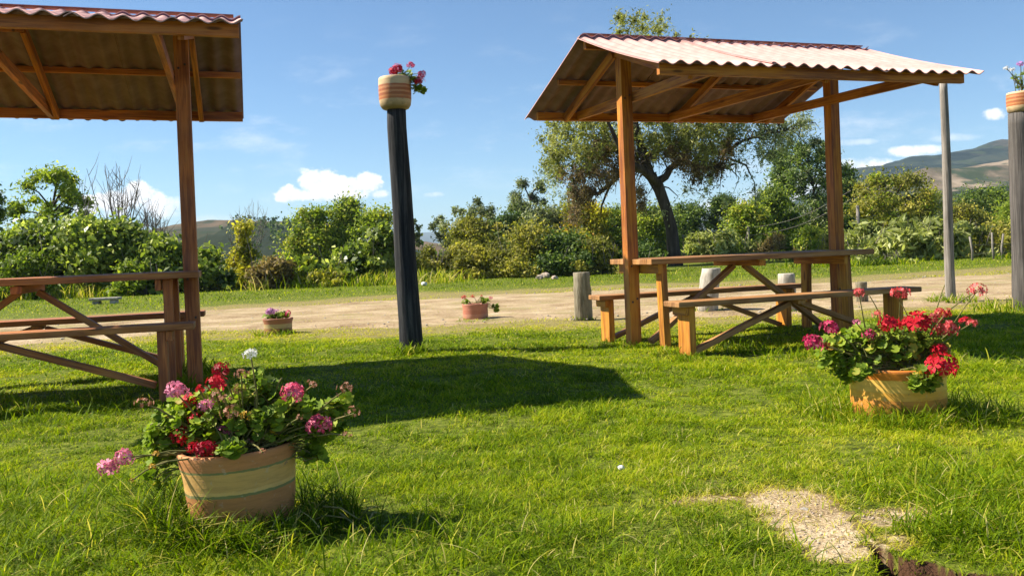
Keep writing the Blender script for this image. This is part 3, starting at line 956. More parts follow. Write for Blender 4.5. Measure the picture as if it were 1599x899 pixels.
def pot(loc, r, H, mat, label, taper=.8, round_=False, rim=.0, tilt=(0, 0)):
    o_ = MB()
    t = .012+r*.04
    if round_:
        prof = [(0, .0), (r*.62, 0), (r*.80, H*.035), (r*.93, H*.13), (r*.985, H*.3), (r, H*.6), (r*.99, H*.9), (r*.965, H*.98), (r*.93, H)]
    else:
        prof = [(0, 0), (r*taper*.93, 0), (r*taper, H*.02), (r*(taper*.55+.45), H*.36), (r*(.94), H*.72), (r*(.99+rim), H*.93), (r*(1.0+rim), H*.975), (r*.985, H)]
    prof += [(r-t, H*.995), (r-t*1.3, H*.9), (r*.8, H*.86)]
    o_.lathe(prof, 56, .010)
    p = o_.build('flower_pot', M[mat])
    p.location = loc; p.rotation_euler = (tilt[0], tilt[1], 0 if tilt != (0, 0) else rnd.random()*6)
    tag(p, label, 'pot', 'round painted clay flower pots')
    s = MB(); s.lathe([(r*.9, H*.89), (r*.5, H*.905), (0.001, H*.91)], 28)
    s.build('soil', M['soil'], p)
    return p


P1 = Vector((POT1.x, POT1.y, gzs(POT1.x, POT1.y)-.02))
pot(P1, .191, .285, 'pot1', 'large terracotta pot with cream band and green lines, nearest the camera', .80, tilt=(0, math.radians(-2.6)))
P2 = Vector((POT2.x, POT2.y, gzs(POT2.x, POT2.y)-.02))
pot(P2, .232, .265, 'pot2', 'wide orange and ochre pot in the lawn below the right-hand bench, full of red flowers', .90)
PT = at(618, 172, Yb)
pot(PT, .146, .285, 'pot3', 'cream pot with orange stripes on top of the dark charred post', round_=True)
PR = at(1597, 178, Yr)
pot(PR, .155, .235, 'pot3', 'striped cream and orange pot on top of the grey post at the right edge', round_=True)
PL = gnd(429, 523)
pot(PL+Vector((0, .17, -.02)), .170, .205, 'pot4', 'small brown pot with a cream band at the left end of the track edge', .88, rim=.03)
PM = gnd(742, 502)
pot(PM+Vector((0, .17, -.02)), .168, .235, 'pot5', 'plain orange terracotta pot beside the sandy track, right of the charred post', .93)

# ---------------------------------------------------------------- geraniums
GL = [(0, (.06, .10, .010)), (.35, (.19, .28, .022)), (.65, (.37, .45, .04)), (.82, (.38, .38, .05)), (.93, (.50, .34, .05)), (1, (.42, .16, .05))]
M['ger_leaf'] = leaf_mat('geranium_leaf', GL, .6, .36, .22)
M['ger_stem'] = bark('geranium_stem', (.10, .12, .03), (.20, .19, .06), (.34, .24, .11), (1, 1, .3), 30, .2, .002)
PET = {'red': (.62, .012, .030), 'deep': (.36, .006, .025), 'pink': (.80, .085, .19), 'rose': (.82, .20, .33), 'white': (.80, .78, .74), 'dry': (.42, .16, .08), 'magenta': (.58, .015, .11), 'coral': (.70, .07, .07), 'yellow': (.75, .40, .03), 'lilac': (.55, .16, .50)}


def pet_mat(k):
    c = PET[k]
    lo = tuple(x*.62 for x in c); hi = tuple(min(.9, x*1.05+.16*(k != 'deep' and k != 'red')) for x in c)
    return leaf_mat('petal_'+k, [(0, lo), (.5, c), (1, hi)], .6, .25, .25, (1, 1, 1))


for k in PET: M['pet_'+k] = pet_mat(k)


def ortho(d):
    """two unit vectors across each row of d"""
    ref = np.where(np.abs(d[:, 2:3]) > .9, np.array([[1., 0, 0]]), np.array([[0, 0, 1.]]))
    x = np.cross(d, ref); x /= np.linalg.norm(x, axis=1)[:, None]
    return x, np.cross(d, x)


def round_leaves(P, nrm, r, tint, name, mat, parent):
    """scalloped round leaves: a hub and a fluted rim"""
    n = len(P); x, y = ortho(nrm)
    K = 14
    rows = [P]; 
    for k in range(K):
        a = 2*np.pi*(k+.5)/K*(1-.03)
        fl = .13*(1 if k % 2 else -1)
        rr = r*(1.0 if k % 2 else .84)
        rows.append(P + x*(rr*math.cos(a))[:, None] + y*(rr*math.sin(a))[:, None] + nrm*((fl+.22)*r)[:, None])
    m = K+1
    v = np.stack(rows, 1).reshape(-1, 3); base = np.arange(n)[:, None]*m
    tr = np.concatenate([base+np.array([[0, 1+k, 1+(k+1) % K]]) for k in range(K-1)], 0)
    return np_mesh(name, v, None, tr, np.repeat(tint, m)+np.tile(np.concatenate([[-.12], np.zeros(K)]), n), M[mat], parent, smooth=False)


def flower_head(c, r, kind, parent, n=None):
    """an umbel: florets of five petals over a ball"""
    n = n or max(8, int(15*(r/.035)))
    n = min(n, 20)
    i = np.arange(n)+.5
    ph = np.arccos(1-1.55*i/n); th = np.pi*(1+5**.5)*i
    d = np.stack([np.cos(th)*np.sin(ph), np.sin(th)*np.sin(ph), np.cos(ph)], -1)+R.normal(0, .13, (n, 3))
    d /= np.linalg.norm(d, axis=1)[:, None]
    P = np.array(c)[None] + d*(r*R.uniform(.45, 1.12, n))[:, None]*np.array([[1, 1, .8]])
    x, y = ortho(d)
    ro = R.uniform(0, 6.28, n); s = r*.50*R.uniform(.75, 1.25, n)
    if kind == 'dry': s *= .62
    V, T, ti = [], [], []
    for k in range(5):
        a = ro+2*np.pi*k/5
        rad = x*np.cos(a)[:, None]+y*np.sin(a)[:, None]; tan = -x*np.sin(a)[:, None]+y*np.cos(a)[:, None]
        q0 = P; q1 = P+rad*(s*.62)[:, None]+tan*(s*.28)[:, None]+d*(s*.25)[:, None]
        q2 = P+rad*s[:, None]+d*(s*.12)[:, None]; q3 = P+rad*(s*.62)[:, None]-tan*(s*.28)[:, None]+d*(s*.25)[:, None]
        b0 = sum(len(v) for v in V)
        V.append(np.stack([q0, q1, q2, q3], 1).reshape(-1, 3))
        T.append(b0+np.arange(n)[:, None]*4+np.array([[0, 1, 2, 3]]))
        ti.append((np.clip(R.normal(.5, .3, n), 0, 1)[:, None]+np.array([[.35, 0, -.25, 0]])).ravel())
    return np_mesh('flower_head', np.concatenate(V), np.concatenate(T), None, np.concatenate(ti), M['pet_'+kind], parent)


def geranium(base, Y, heads, blobs, nleaf, rl, label, dspread=.12, rim_y=9999, extra_stems=(), name='geranium_plant', root_r=.1):
    """heads: (px, py, r_px, kind); blobs: (px, py, rx, ry, weight); everything stands at the pot's real depth"""
    t = empty(name, base, label=label, cat='flowers', group='potted geraniums')
    base = Vector(base); bn = np.array(base); pot_x = W0/2+FPX*base.x/base.y
    st = MB()
    k = FPX/Y
    P = []
    wts = np.array([q[4] for q in blobs], float); wts /= wts.sum()
    for (bx, by, rx, ry, _), wt in zip(blobs, wts):
        n = int(nleaf*wt)
        a = R.normal(0, 1, (n, 3)); a /= np.linalg.norm(a, axis=1)[:, None]
        a *= (R.random(n)**.38)[:, None]
        C = at(bx, by, Y-(root_r*1.15+.02 if by > rim_y and abs(bx-pot_x) < 60 else 0))
        P.append(np.array(C)[None]+a*np.array([[rx/k, min(rx, 1.1*ry+20)/k*.9, ry/k]]))
    P = np.concatenate(P)-bn; n = len(P)
    nrm = R.normal(0, .55, (n, 3))+np.array([[-.25, -.35, .75]])+P*1.2; nrm /= np.linalg.norm(nrm, axis=1)[:, None]
    tint = np.clip(R.normal(.42, .17, n), 0, .8); y_ = R.random(n) < .05; tint[y_] = R.uniform(.8, 1, y_.sum())
    round_leaves(P, nrm, rl*R.uniform(.45, 1.15, n), tint, 'foliage', 'ger_leaf', t)
    def stalk(A, B, r0=.004, r1=.0022, seg=5):
        m = A.lerp(B, .5)+Vector((rnd.uniform(-.02, .02), rnd.uniform(-.02, .02), rnd.uniform(-.012, .03)))
        st.tube([A, A.lerp(m, .5)+Vector((0, 0, .01)), m, m.lerp(B, .55)+Vector((0, 0, .006)), B], [r0, r0*.9, (r0+r1)/2, r1, r1], seg, False)
    for i in R.choice(n, min(n, int(nleaf*.45)), replace=False):
        a = rnd.random()*6.28; rr = root_r*rnd.random()**.5
        A = Vector((rr*math.cos(a), rr*math.sin(a), 0)); Bp = Vector(P[i])
        if rnd.random() < .75: A = A.lerp(Bp, rnd.uniform(.3, .75)); 
        stalk(A, Bp, .0030, .0018, 4)
    for (hx, hy, hr, kind) in heads:
        C = at(hx, hy, Y-root_r*(1.1 if hy > rim_y else .35)-rnd.uniform(0, dspread))
        c = C-base; r = hr/k*(1.0 if hr > 9 else 1.05)
        flower_head(tuple(c), r, kind, t)
        a = rnd.random()*6.28
        A = Vector((c.x*.35+.03*math.cos(a), c.y*.35+.03*math.sin(a), min(.02, c.z*.4)))
        stalk(A, c-Vector((0, 0, r*.1)), .0042, .0026, 5)
    for (x0, y0, x1, y1) in extra_stems:
        stalk(at(x0, y0, Y)-base, at(x1, y1, Y)-base, .005, .0025, 6)
    st.build('stems', M['ger_stem'], t, smooth_all=True)
    return t


Y1p = P1.y
geranium(P1+Vector((0, 0, .26)), Y1p,
         [(274, 611, 17, 'rose'), (345, 578, 15, 'deep'), (338, 598, 15, 'red'), (377, 585, 13, 'dry'), (391, 552, 10, 'white'), (298, 627, 14, 'red'), (322, 633, 12, 'rose'), (305, 653, 12, 'red'),
          (283, 681, 17, 'red'), (322, 702, 17, 'deep'), (301, 698, 10, 'red'), (349, 671, 11, 'rose'), (366, 671, 9, 'pink'), (338, 618, 13, 'dry'), (360, 644, 15, 'dry'), (457, 612, 18, 'pink'),
          (489, 600, 10, 'dry'), (540, 607, 14, 'dry'), (553, 644, 12, 'dry'), (498, 662, 18, 'pink'), (192, 714, 15, 'rose'), (170, 730, 15, 'rose'), (226, 629, 13, 'dry'), (540, 678, 9, 'dry'), (372, 608, 12, 'dry'), (352, 622, 10, 'dry'), (383, 650, 9, 'yellow'), (410, 705, 7, 'dry'), (312, 608, 8, 'red'), (467, 652, 7, 'dry'),
          (243, 708, 6, 'yellow'), (238, 728, 5, 'yellow'), (205, 750, 4, 'yellow'), (390, 690, 9, 'dry')],
         [(345, 655, 80, 48, 5), (425, 650, 70, 44, 5), (400, 610, 35, 34, 1.2), (490, 662, 46, 32, 2.0), (262, 678, 36, 44, 1.8), (245, 725, 24, 38, .5), (492, 708, 20, 16, .5), (362, 702, 22, 10, .5), (300, 640, 40, 30, 1), (530, 640, 18, 30, .5)],
         1500, .0225, 'leafy geranium with pink, red and faded heads in the nearest terracotta pot', .10, 692, [(395, 690, 470, 640), (430, 640, 440, 590)], root_r=.14)
Y2p = P2.y
geranium(P2+Vector((0, 0, .24)), Y2p,
         [(1341, 457, 9, 'coral'), (1406, 458, 12, 'coral'), (1526, 453, 12, 'coral'), (1370, 491, 7, 'coral'), (1388, 507, 16, 'red'), (1415, 505, 12, 'red'), (1437, 506, 20, 'red'), (1466, 489, 10, 'coral'), (1478, 490, 9, 'red'),
          (1480, 513, 15, 'coral'), (1506, 501, 8, 'red'), (1517, 504, 8, 'coral'), (1296, 512, 13, 'magenta'), (1270, 536, 15, 'magenta'), (1289, 540, 7, 'deep'), (1337, 503, 6, 'rose'), (1365, 526, 15, 'dry'), (1356, 522, 8, 'magenta'),
          (1467, 546, 11, 'red'), (1481, 551, 8, 'dry'), (1470, 573, 20, 'red'), (1455, 497, 8, 'coral')],
         [(1395, 545, 78, 36, 5), (1360, 530, 50, 28, 1.6), (1430, 540, 45, 30, 2), (1312, 553, 36, 34, 2.2), (1325, 575, 22, 22, .8), (1440, 590, 26, 20, 1.6), (1375, 566, 60, 14, 1), (1345, 580, 14, 10, .3)],
         1700, .025, 'bushy geranium with crowded red heads in the wide ochre pot', .12, 566,
         [(1445, 535, 1475, 445), (1450, 530, 1526, 455), (1440, 540, 1500, 500), (1385, 540, 1358, 462), (1430, 545, 1405, 470)], root_r=.17)
geranium(PT+Vector((0, 0, .26)), Yb,
         [(619, 108, 8, 'magenta'), (614, 113, 7, 'red'), (624, 106, 6, 'red'), (642, 102, 6, 'magenta'), (658, 117, 7, 'magenta'), (655, 127, 7, 'pink'), (652, 129, 5, 'red')],
         [(632, 116, 12, 6, 1), (647, 124, 10, 8, 1.5), (652, 138, 8, 7, 1.4), (662, 142, 3, 4, .4)],
         75, .030, 'sparse red geranium leaning out of the pot on the charred post', .05, 9999, [(640, 120, 660, 140)], root_r=.05)
geranium(PR+Vector((0, 0, .21)), Yr,
         [(1571, 107, 4, 'white'), (1580, 109, 4, 'white'), (1594, 101, 5, 'lilac'), (1604, 110, 6, 'white')],
         [(1590, 120, 10, 9, 1), (1600, 132, 12, 8, 1)],
         50, .022, 'small plant with tiny whitish flowers in the pot on the right edge post', .05, 9999, [(1597, 140, 1573, 108), (1597, 140, 1594, 100)], root_r=.05)
geranium(PL+Vector((0, .17, .17)), PL.y+.17,
         [(422, 487, 6, 'lilac'), (450, 489, 5, 'magenta'), (432, 485, 3, 'lilac')], [(428, 492, 16, 6, 1), (442, 493, 9, 5, .6)],
         90, .035, 'low geranium with lilac flowers in the small brown pot', .08, root_r=.08)
geranium(PM+Vector((0, .17, .20)), PM.y+.17,
         [(724, 464, 4, 'coral'), (738, 463, 3, 'red'), (766, 465, 3, 'magenta'), (752, 462, 2, 'red')], [(728, 472, 8, 4, .6), (758, 469, 9, 4, 1), (775, 480, 7, 6, .8)],
         60, .032, 'thin trailing geranium in the plain terracotta pot by the track', .06, 9999, [(758, 472, 778, 486)], root_r=.08)

# stray broken stems beside the nearest pot, and the white stone in the lawn
m = MB()
for (x0, y0, x1, y1) in ((505, 790, 560, 810), (530, 800, 575, 850), (560, 812, 590, 790), (480, 815, 540, 808), (545, 830, 515, 860), (590, 800, 575, 815)):
    A, B_ = at(x0, y0, 2.95), at(x1, y1, 2.85)
    m.tube([A-P1, A.lerp(B_, .5)-P1+Vector((0, 0, .015)), B_-P1], [.004, .0035, .002], 5, False)
o = m.build('dry_stems', M['ger_stem'], smooth_all=True); o.location = P1
tag(o, 'dry bare stems lying in the shade right of the nearest pot', 'dry stems')


def rock(loc, r, mat, label, name='stone', cat='stone', sq=(1, 1, .7), group=None):
    m = MB(); nu, nv = 10, 7
    g = [[None]*nu for _ in range(nv)]
    for j in range(nv):
        for i in range(nu):
            ph = math.pi*j/(nv-1); th = 2*math.pi*i/nu
            rr = r*(1+.22*math.sin(3*th+ph*2+loc[0]*9)+rnd.uniform(-.08, .08)*(0 < j < nv-1))
            g[j][i] = (rr*math.sin(ph)*math.cos(th)*sq[0], rr*math.sin(ph)*math.sin(th)*sq[1], r*math.cos(ph)*sq[2])
    for j in range(nv-1):
        for i in range(nu):
            m.face([g[j][i], g[j+1][i], g[j+1][(i+1) % nu], g[j][(i+1) % nu]])
    o = m.build(name, M[mat]); o.location = loc
    return tag(o, label, cat, group)


P = gnd(970, 737); rock((P.x, P.y, gzs(P.x, P.y)+.022), .013, 'white_stone', 'tiny white pebble lying alone on the lawn')
P = gnd(1257, 800); rock((P.x, P.y, gzs(P.x, P.y)+.000), .014, 'stone', 'small pale stone half sunk in the bare patch', sq=(1, 1, .4))
for i, (px, py, rr, lb) in enumerate(((843, 435, .11, 'leftmost of the pale rocks heaped by the dark bushes'), (852, 433, .14, 'largest pale rock of the small heap by the dark bushes'), (859, 430, .13, 'uppermost pale rock of the small heap by the dark bushes'), (866, 435, .09, 'rightmost pale rock of the heap by the dark bushes'))):
    P = gnd(px, py+1); rock((P.x, P.y, rr*.5+(.1 if i == 2 else 0)), rr, 'pink_stone', lb, 'rock', 'rock', group='pale rocks heaped on the verge')
P = gnd(662, 446); rock((P.x, P.y, .05), .08, 'white_stone', 'small white rock on the verge just right of the charred post', 'rock', 'rock')
P = gnd(165, 474)
o = MB(); o.beam((-.34, 0, .10), (.32, .05, .12), .3, .06, jit=.02); o.beam((-.2, 0, -.05), (-.2, 0, .07), .16, .18, (0, 1, 0)); o.beam((.2, 0, -.05), (.2, 0, .08), .14, .2, (0, 1, 0))
o = o.build('stone_slab', M['stone'], None, .02); o.location = P
tag(o, 'flat grey stone slab on low blocks at the foot of the left hedge', 'slab')

# ---------------------------------------------------------------- plants and trees
FOL = {
    'broad': ([(0, (.020, .036, .010)), (.4, (.060, .092, .018)), (.75, (.125, .16, .035)), (1, (.25, .29, .12))], .40, .30),
    'bright': ([(0, (.028, .045, .008)), (.4, (.075, .115, .014)), (.75, (.14, .18, .025)), (1, (.24, .26, .05))], .6, .35),
    'dark': ([(0, (.012, .024, .008)), (.5, (.036, .065, .016)), (1, (.09, .13, .03))], .6, .25),
    'olive': ([(0, (.030, .035, .010)), (.5, (.095, .105, .022)), (1, (.22, .21, .05))], .65, .3),
    'brown': ([(0, (.035, .030, .014)), (.5, (.095, .078, .035)), (1, (.19, .15, .07))], .8, .2),
    'orange': ([(0, (.07, .07, .012)), (.5, (.26, .17, .02)), (1, (.48, .24, .03))], .6, .35),
    'yellow': ([(0, (.045, .06, .01)), (.5, (.14, .145, .018)), (1, (.28, .25, .035))], .6, .35),
    'euc': ([(0, (.025, .034, .022)), (.5, (.065, .085, .05)), (1, (.15, .18, .11))], .55, .25),
    'pale': ([(0, (.035, .05, .016)), (.5, (.11, .135, .05)), (1, (.28, .29, .15))], .5, .3),
    'pepper': ([(0, (.030, .036, .014)), (.5, (.095, .11, .038)), (1, (.20, .215, .085))], .6, .35),
    'moss': ([(0, (.030, .024, .015)), (.5, (.085, .066, .042)), (1, (.17, .135, .09))], .85, .2),
}
for k, (st, ro, tf) in FOL.items(): M['fol_'+k] = leaf_mat('foliage_'+k, [(p_, tuple(min(.7, q_*f_) for q_, f_ in zip(c_, (2.7, 2.4, 1.9)))) for p_, c_ in st], ro, min(.5, tf+.1), .3)


def leaf_cloud(C, rad, nper, size, aspect, droop, tint_c, kind_name, parent, name='crown', flat=1.0, up=.35):
    """diamond leaves scattered in balls at C (k x 3) with radii rad (k x 3)"""
    k = len(C); n = int(k*nper)
    i = R.integers(0, k, n)
    a = R.normal(0, 1, (n, 3)); a /= np.linalg.norm(a, axis=1)[:, None]
    a *= np.minimum(np.abs(R.normal(0, .74, n)), 1.6)[:, None]
    P = C[i]+a*rad[i]
    d = R.normal(0, 1, (n, 3)); d[:, 2] = d[:, 2]*(1-.6*abs(droop))-droop*1.6
    d /= np.linalg.norm(d, axis=1)[:, None]
    nr = R.normal(0, .8, (n, 3))+a*.8+np.array([[-.2, -.2, up]])
    x = np.cross(d, nr); x /= np.maximum(np.linalg.norm(x, axis=1), 1e-6)[:, None]
    nn = np.cross(x, d)
    L = size*R.uniform(.45, 1.55, n); wd = L*aspect
    v = np.stack([P-d*(L*.5)[:, None], P+x*(wd*.5)[:, None]+nn*(wd*.15)[:, None], P+d*(L*.5)[:, None], P-x*(wd*.5)[:, None]+nn*(wd*.15)[:, None]], 1).reshape(-1, 3)
    q = np.arange(n)[:, None]*4+np.array([[0, 1, 2, 3]])
    tint = np.clip(tint_c[i]+R.normal(0, .20, n), 0, 1)
    return np_mesh(name, v, q, None, np.repeat(tint, 4), M['fol_'+kind_name], parent)


def plant(name, label, cat, group, px, ptop, wpx, Y, kind, dens=1.0, leaf=.11, aspect=.55, droop=0.0, ncl=None, shape='round', base_h=0.0, trunk=True, crown_frac=1.0, clr=.27, gap=0.0, kinds2=None, bark_='bark'):
    """crown top at pixel ptop, width wpx, standing on the ground at distance Y"""
    T = at(px, ptop, Y)
    gh = gzs(T.x, Y)
    Hh = T.z-gh
    Wd = wpx/FPX*Y*(1.2 if trunk else 1.35)
    root = empty(name, (T.x, Y, gh), label=label, cat=cat, group=group)
    Hc = Hh*crown_frac; z0 = Hh-Hc
    ncl = ncl or max(16, int(44*Wd*Hc/6*dens))
    ncl = min(ncl, 130)
    C = []
    while len(C) < ncl:
        t = R.random(); a = R.uniform(0, 2*np.pi); q = R.random()**.45
        if shape == 'round': prof = math.sqrt(max(0, 1-(2*t-1)**2))**.8
        elif shape == 'bush': prof = (1-t**3)*.95+.05
        elif shape == 'cone': prof = (1-t)**.75*.95+.08
        elif shape == 'column': prof = .75*math.sqrt(max(0, 1-(2*t-1)**4))
        else: prof = math.sqrt(max(0, 1-(1.6*t-.8)**2))
        prof *= .86+.3*math.sin(a*2+px)*.5
        q = q**.45 if kind == 'euc' else q
        C.append((q*prof*Wd*.5*math.cos(a), q*prof*Wd*.42*math.sin(a), z0+t*Hc*.97))
    C = np.array(C)
    r = clr*.9*min(Wd, Hc*1.4)*R.uniform(.45, 1.25, ncl)
    rad = np.stack([r, r, r*(.8 if droop < .3 else 1.05)], -1)
    C[:, 2] = np.minimum(C[:, 2], Hh-rad[:, 2]*.62); C[:, 2] = np.maximum(C[:, 2], rad[:, 2]*.35)
    out = R.random(ncl) < .2
    C[out, :2] *= 1.28; r[out] *= .5; rad[out] *= .5
    C[out, 2] = np.minimum(C[out, 2]*1.04, Hh-rad[out, 2]*.5)
    tc = R.normal(.48, .2, ncl)
    vol = (r**2).mean()
    nper = dens*9.5*vol*3.6/(leaf**2*aspect)
    nper = min(nper*1.5, 22000/ncl)
    leaf_cloud(C, rad, nper, leaf, aspect, droop, tc, kind, root, 'crown' if trunk else 'foliage')
    if kinds2:
        k2, fr = kinds2
        sel = R.random(ncl) < fr
        if sel.sum() > 7: leaf_cloud(C[sel]+R.normal(0, .05, (sel.sum(), 3)), rad[sel]*.95, nper*.6, leaf, aspect, droop, tc[sel], k2, root, 'blossom' if k2 == 'orange' else 'foliage_patch')
    m = MB()
    tr = max(.03, Hh*.022) if trunk else .02
    top = Vector((0, 0, z0+Hc*.62))
    k0 = Vector((rnd.uniform(-.05, .05)*Hh*.5, 0, Hh*.25))
    if trunk: m.tube([(0, 0, -.2), k0*.5, k0, k0.lerp(top, .5), top], [tr*1.5, tr*1.15, tr, tr*.7, tr*.25], 8, False)
    for i in R.choice(ncl, min(ncl, 22 if trunk else 12), replace=False):
        E = Vector(C[i]); s = k0.lerp(top, min(.95, max(.02, (E.z-k0.z)/(top.z-k0.z+.01)-.25))) if trunk else Vector((rnd.uniform(-.2, .2)*Wd, 0, 0))
        mid = s.lerp(E, .5)+Vector((0, 0, .04*Hh))
        m.tube([s, mid, E], [tr*.42, tr*.28, tr*.12], 5, False)
    if not trunk:
        for _ in range(9):
            q0 = Vector((rnd.uniform(-.4, .4)*Wd, rnd.uniform(-.3, .3)*Wd, Hh*rnd.uniform(.2, .6)))
            q1 = q0+Vector((rnd.uniform(-.25, .25)*Hh, rnd.uniform(-.2, .1)*Hh, Hh*rnd.uniform(.35, .62)))
            m.tube([q0, q0.lerp(q1, .5)+Vector((rnd.uniform(-.06, .06), 0, 0)), q1], [.014, .011, .005], 4, False)
    m.build('trunk' if trunk else 'stems', M[bark_ if trunk else 'bark_light'], root, smooth_all=True)
    return root


HB = 'broad leaved bushes along the far side of the track'
for (px, pt, wp, Y, kd, lb) in (
        (-20, 372, 110, 27.5, 'broad', 'broad leaved green bush cut by the left photo edge'),
        (55, 352, 105, 28.0, 'broad', 'tall glossy green bush under the feathery pale tree'),
        (128, 347, 100, 27.2, 'broad', 'dense glossy green bush in front of the leafless tree'),
        (193, 352, 95, 28.0, 'broad', 'rounded glossy bush beside the leafless twigs, right of their middle'),
        (255, 376, 90, 27.4, 'broad', 'lower glossy bush just left of the brown shelter post'),
        (322, 392, 90, 27.6, 'broad', 'leafy bush just right of the brown shelter post, below the brown hill'),
        (470, 402, 70, 27.8, 'bright', 'low yellow green bush halfway between brown post and charred post'),
        (545, 388, 80, 28.2, 'broad', 'green bush left of the charred post, below the bright trees'),
        (596, 352, 58, 28.2, 'broad', 'tall leafy bush touching the left side of the charred post')):
    plant('broadleaf_bush', lb, 'bush', HB, px, pt, wp, Y, kd, 1.0, .17, .62, .1, shape='bush', trunk=False, clr=.24)
for (px, pt, wp, Y, kd, lb, grp) in (
        (380, 350, 48, 28.5, 'yellow', 'yellow green bush rising to a point in front of the wooded hill', None),
        (430, 405, 60, 27.0, 'brown', 'reddish brown dry bush below the wooded hill', None),
        (505, 420, 60, 26.8, 'yellow', 'small yellowish bush in front of the bright trees', None),
        (40, 402, 80, 26.4, 'bright', 'low yellow green shrub at the left, above the table top', None),
        (215, 410, 90, 26.3, 'bright', 'low bright shrub at the hedge foot left of the brown post', None)):
    plant('shrub', lb, 'bush', 'mixed shrubs of the hedge', px, pt, wp, Y, kd, 1.0, .12, .5, .1, shape='bush', trunk=False, kinds2=('brown', .15))
for (px, pt, wp, Y, kd, lb) in (
        (668, 388, 70, 29, 'olive', 'low dark olive bush just right of the charred post'),
        (715, 384, 80, 29, 'olive', 'dark bush below the left side of the grey leaved tree'),
        (772, 380, 86, 29, 'olive', 'brownish green bush between grey leaved tree and tall thin eucalyptus'),
        (828, 358, 92, 28.6, 'olive', 'brownish twiggy bush behind the heap of pale rocks'),
        (880, 366, 86, 28.2, 'dark', 'darkest rounded bush, left of the log stump top'),
        (938, 376, 84, 28.0, 'olive', 'thick olive bush behind the left end of the table top'),
        (1000, 384, 70, 28.5, 'dark', 'dark bush just right of the orange front post')):
    plant('hedge_bush', lb, 'bush', 'dark bushes along the verge in the middle', px, pt, wp, Y, kd, 1.0, .10, .5, .1, shape='bush', trunk=False, clr=.25, kinds2=('bright', .25))
GT = 'trees beyond the hedge'
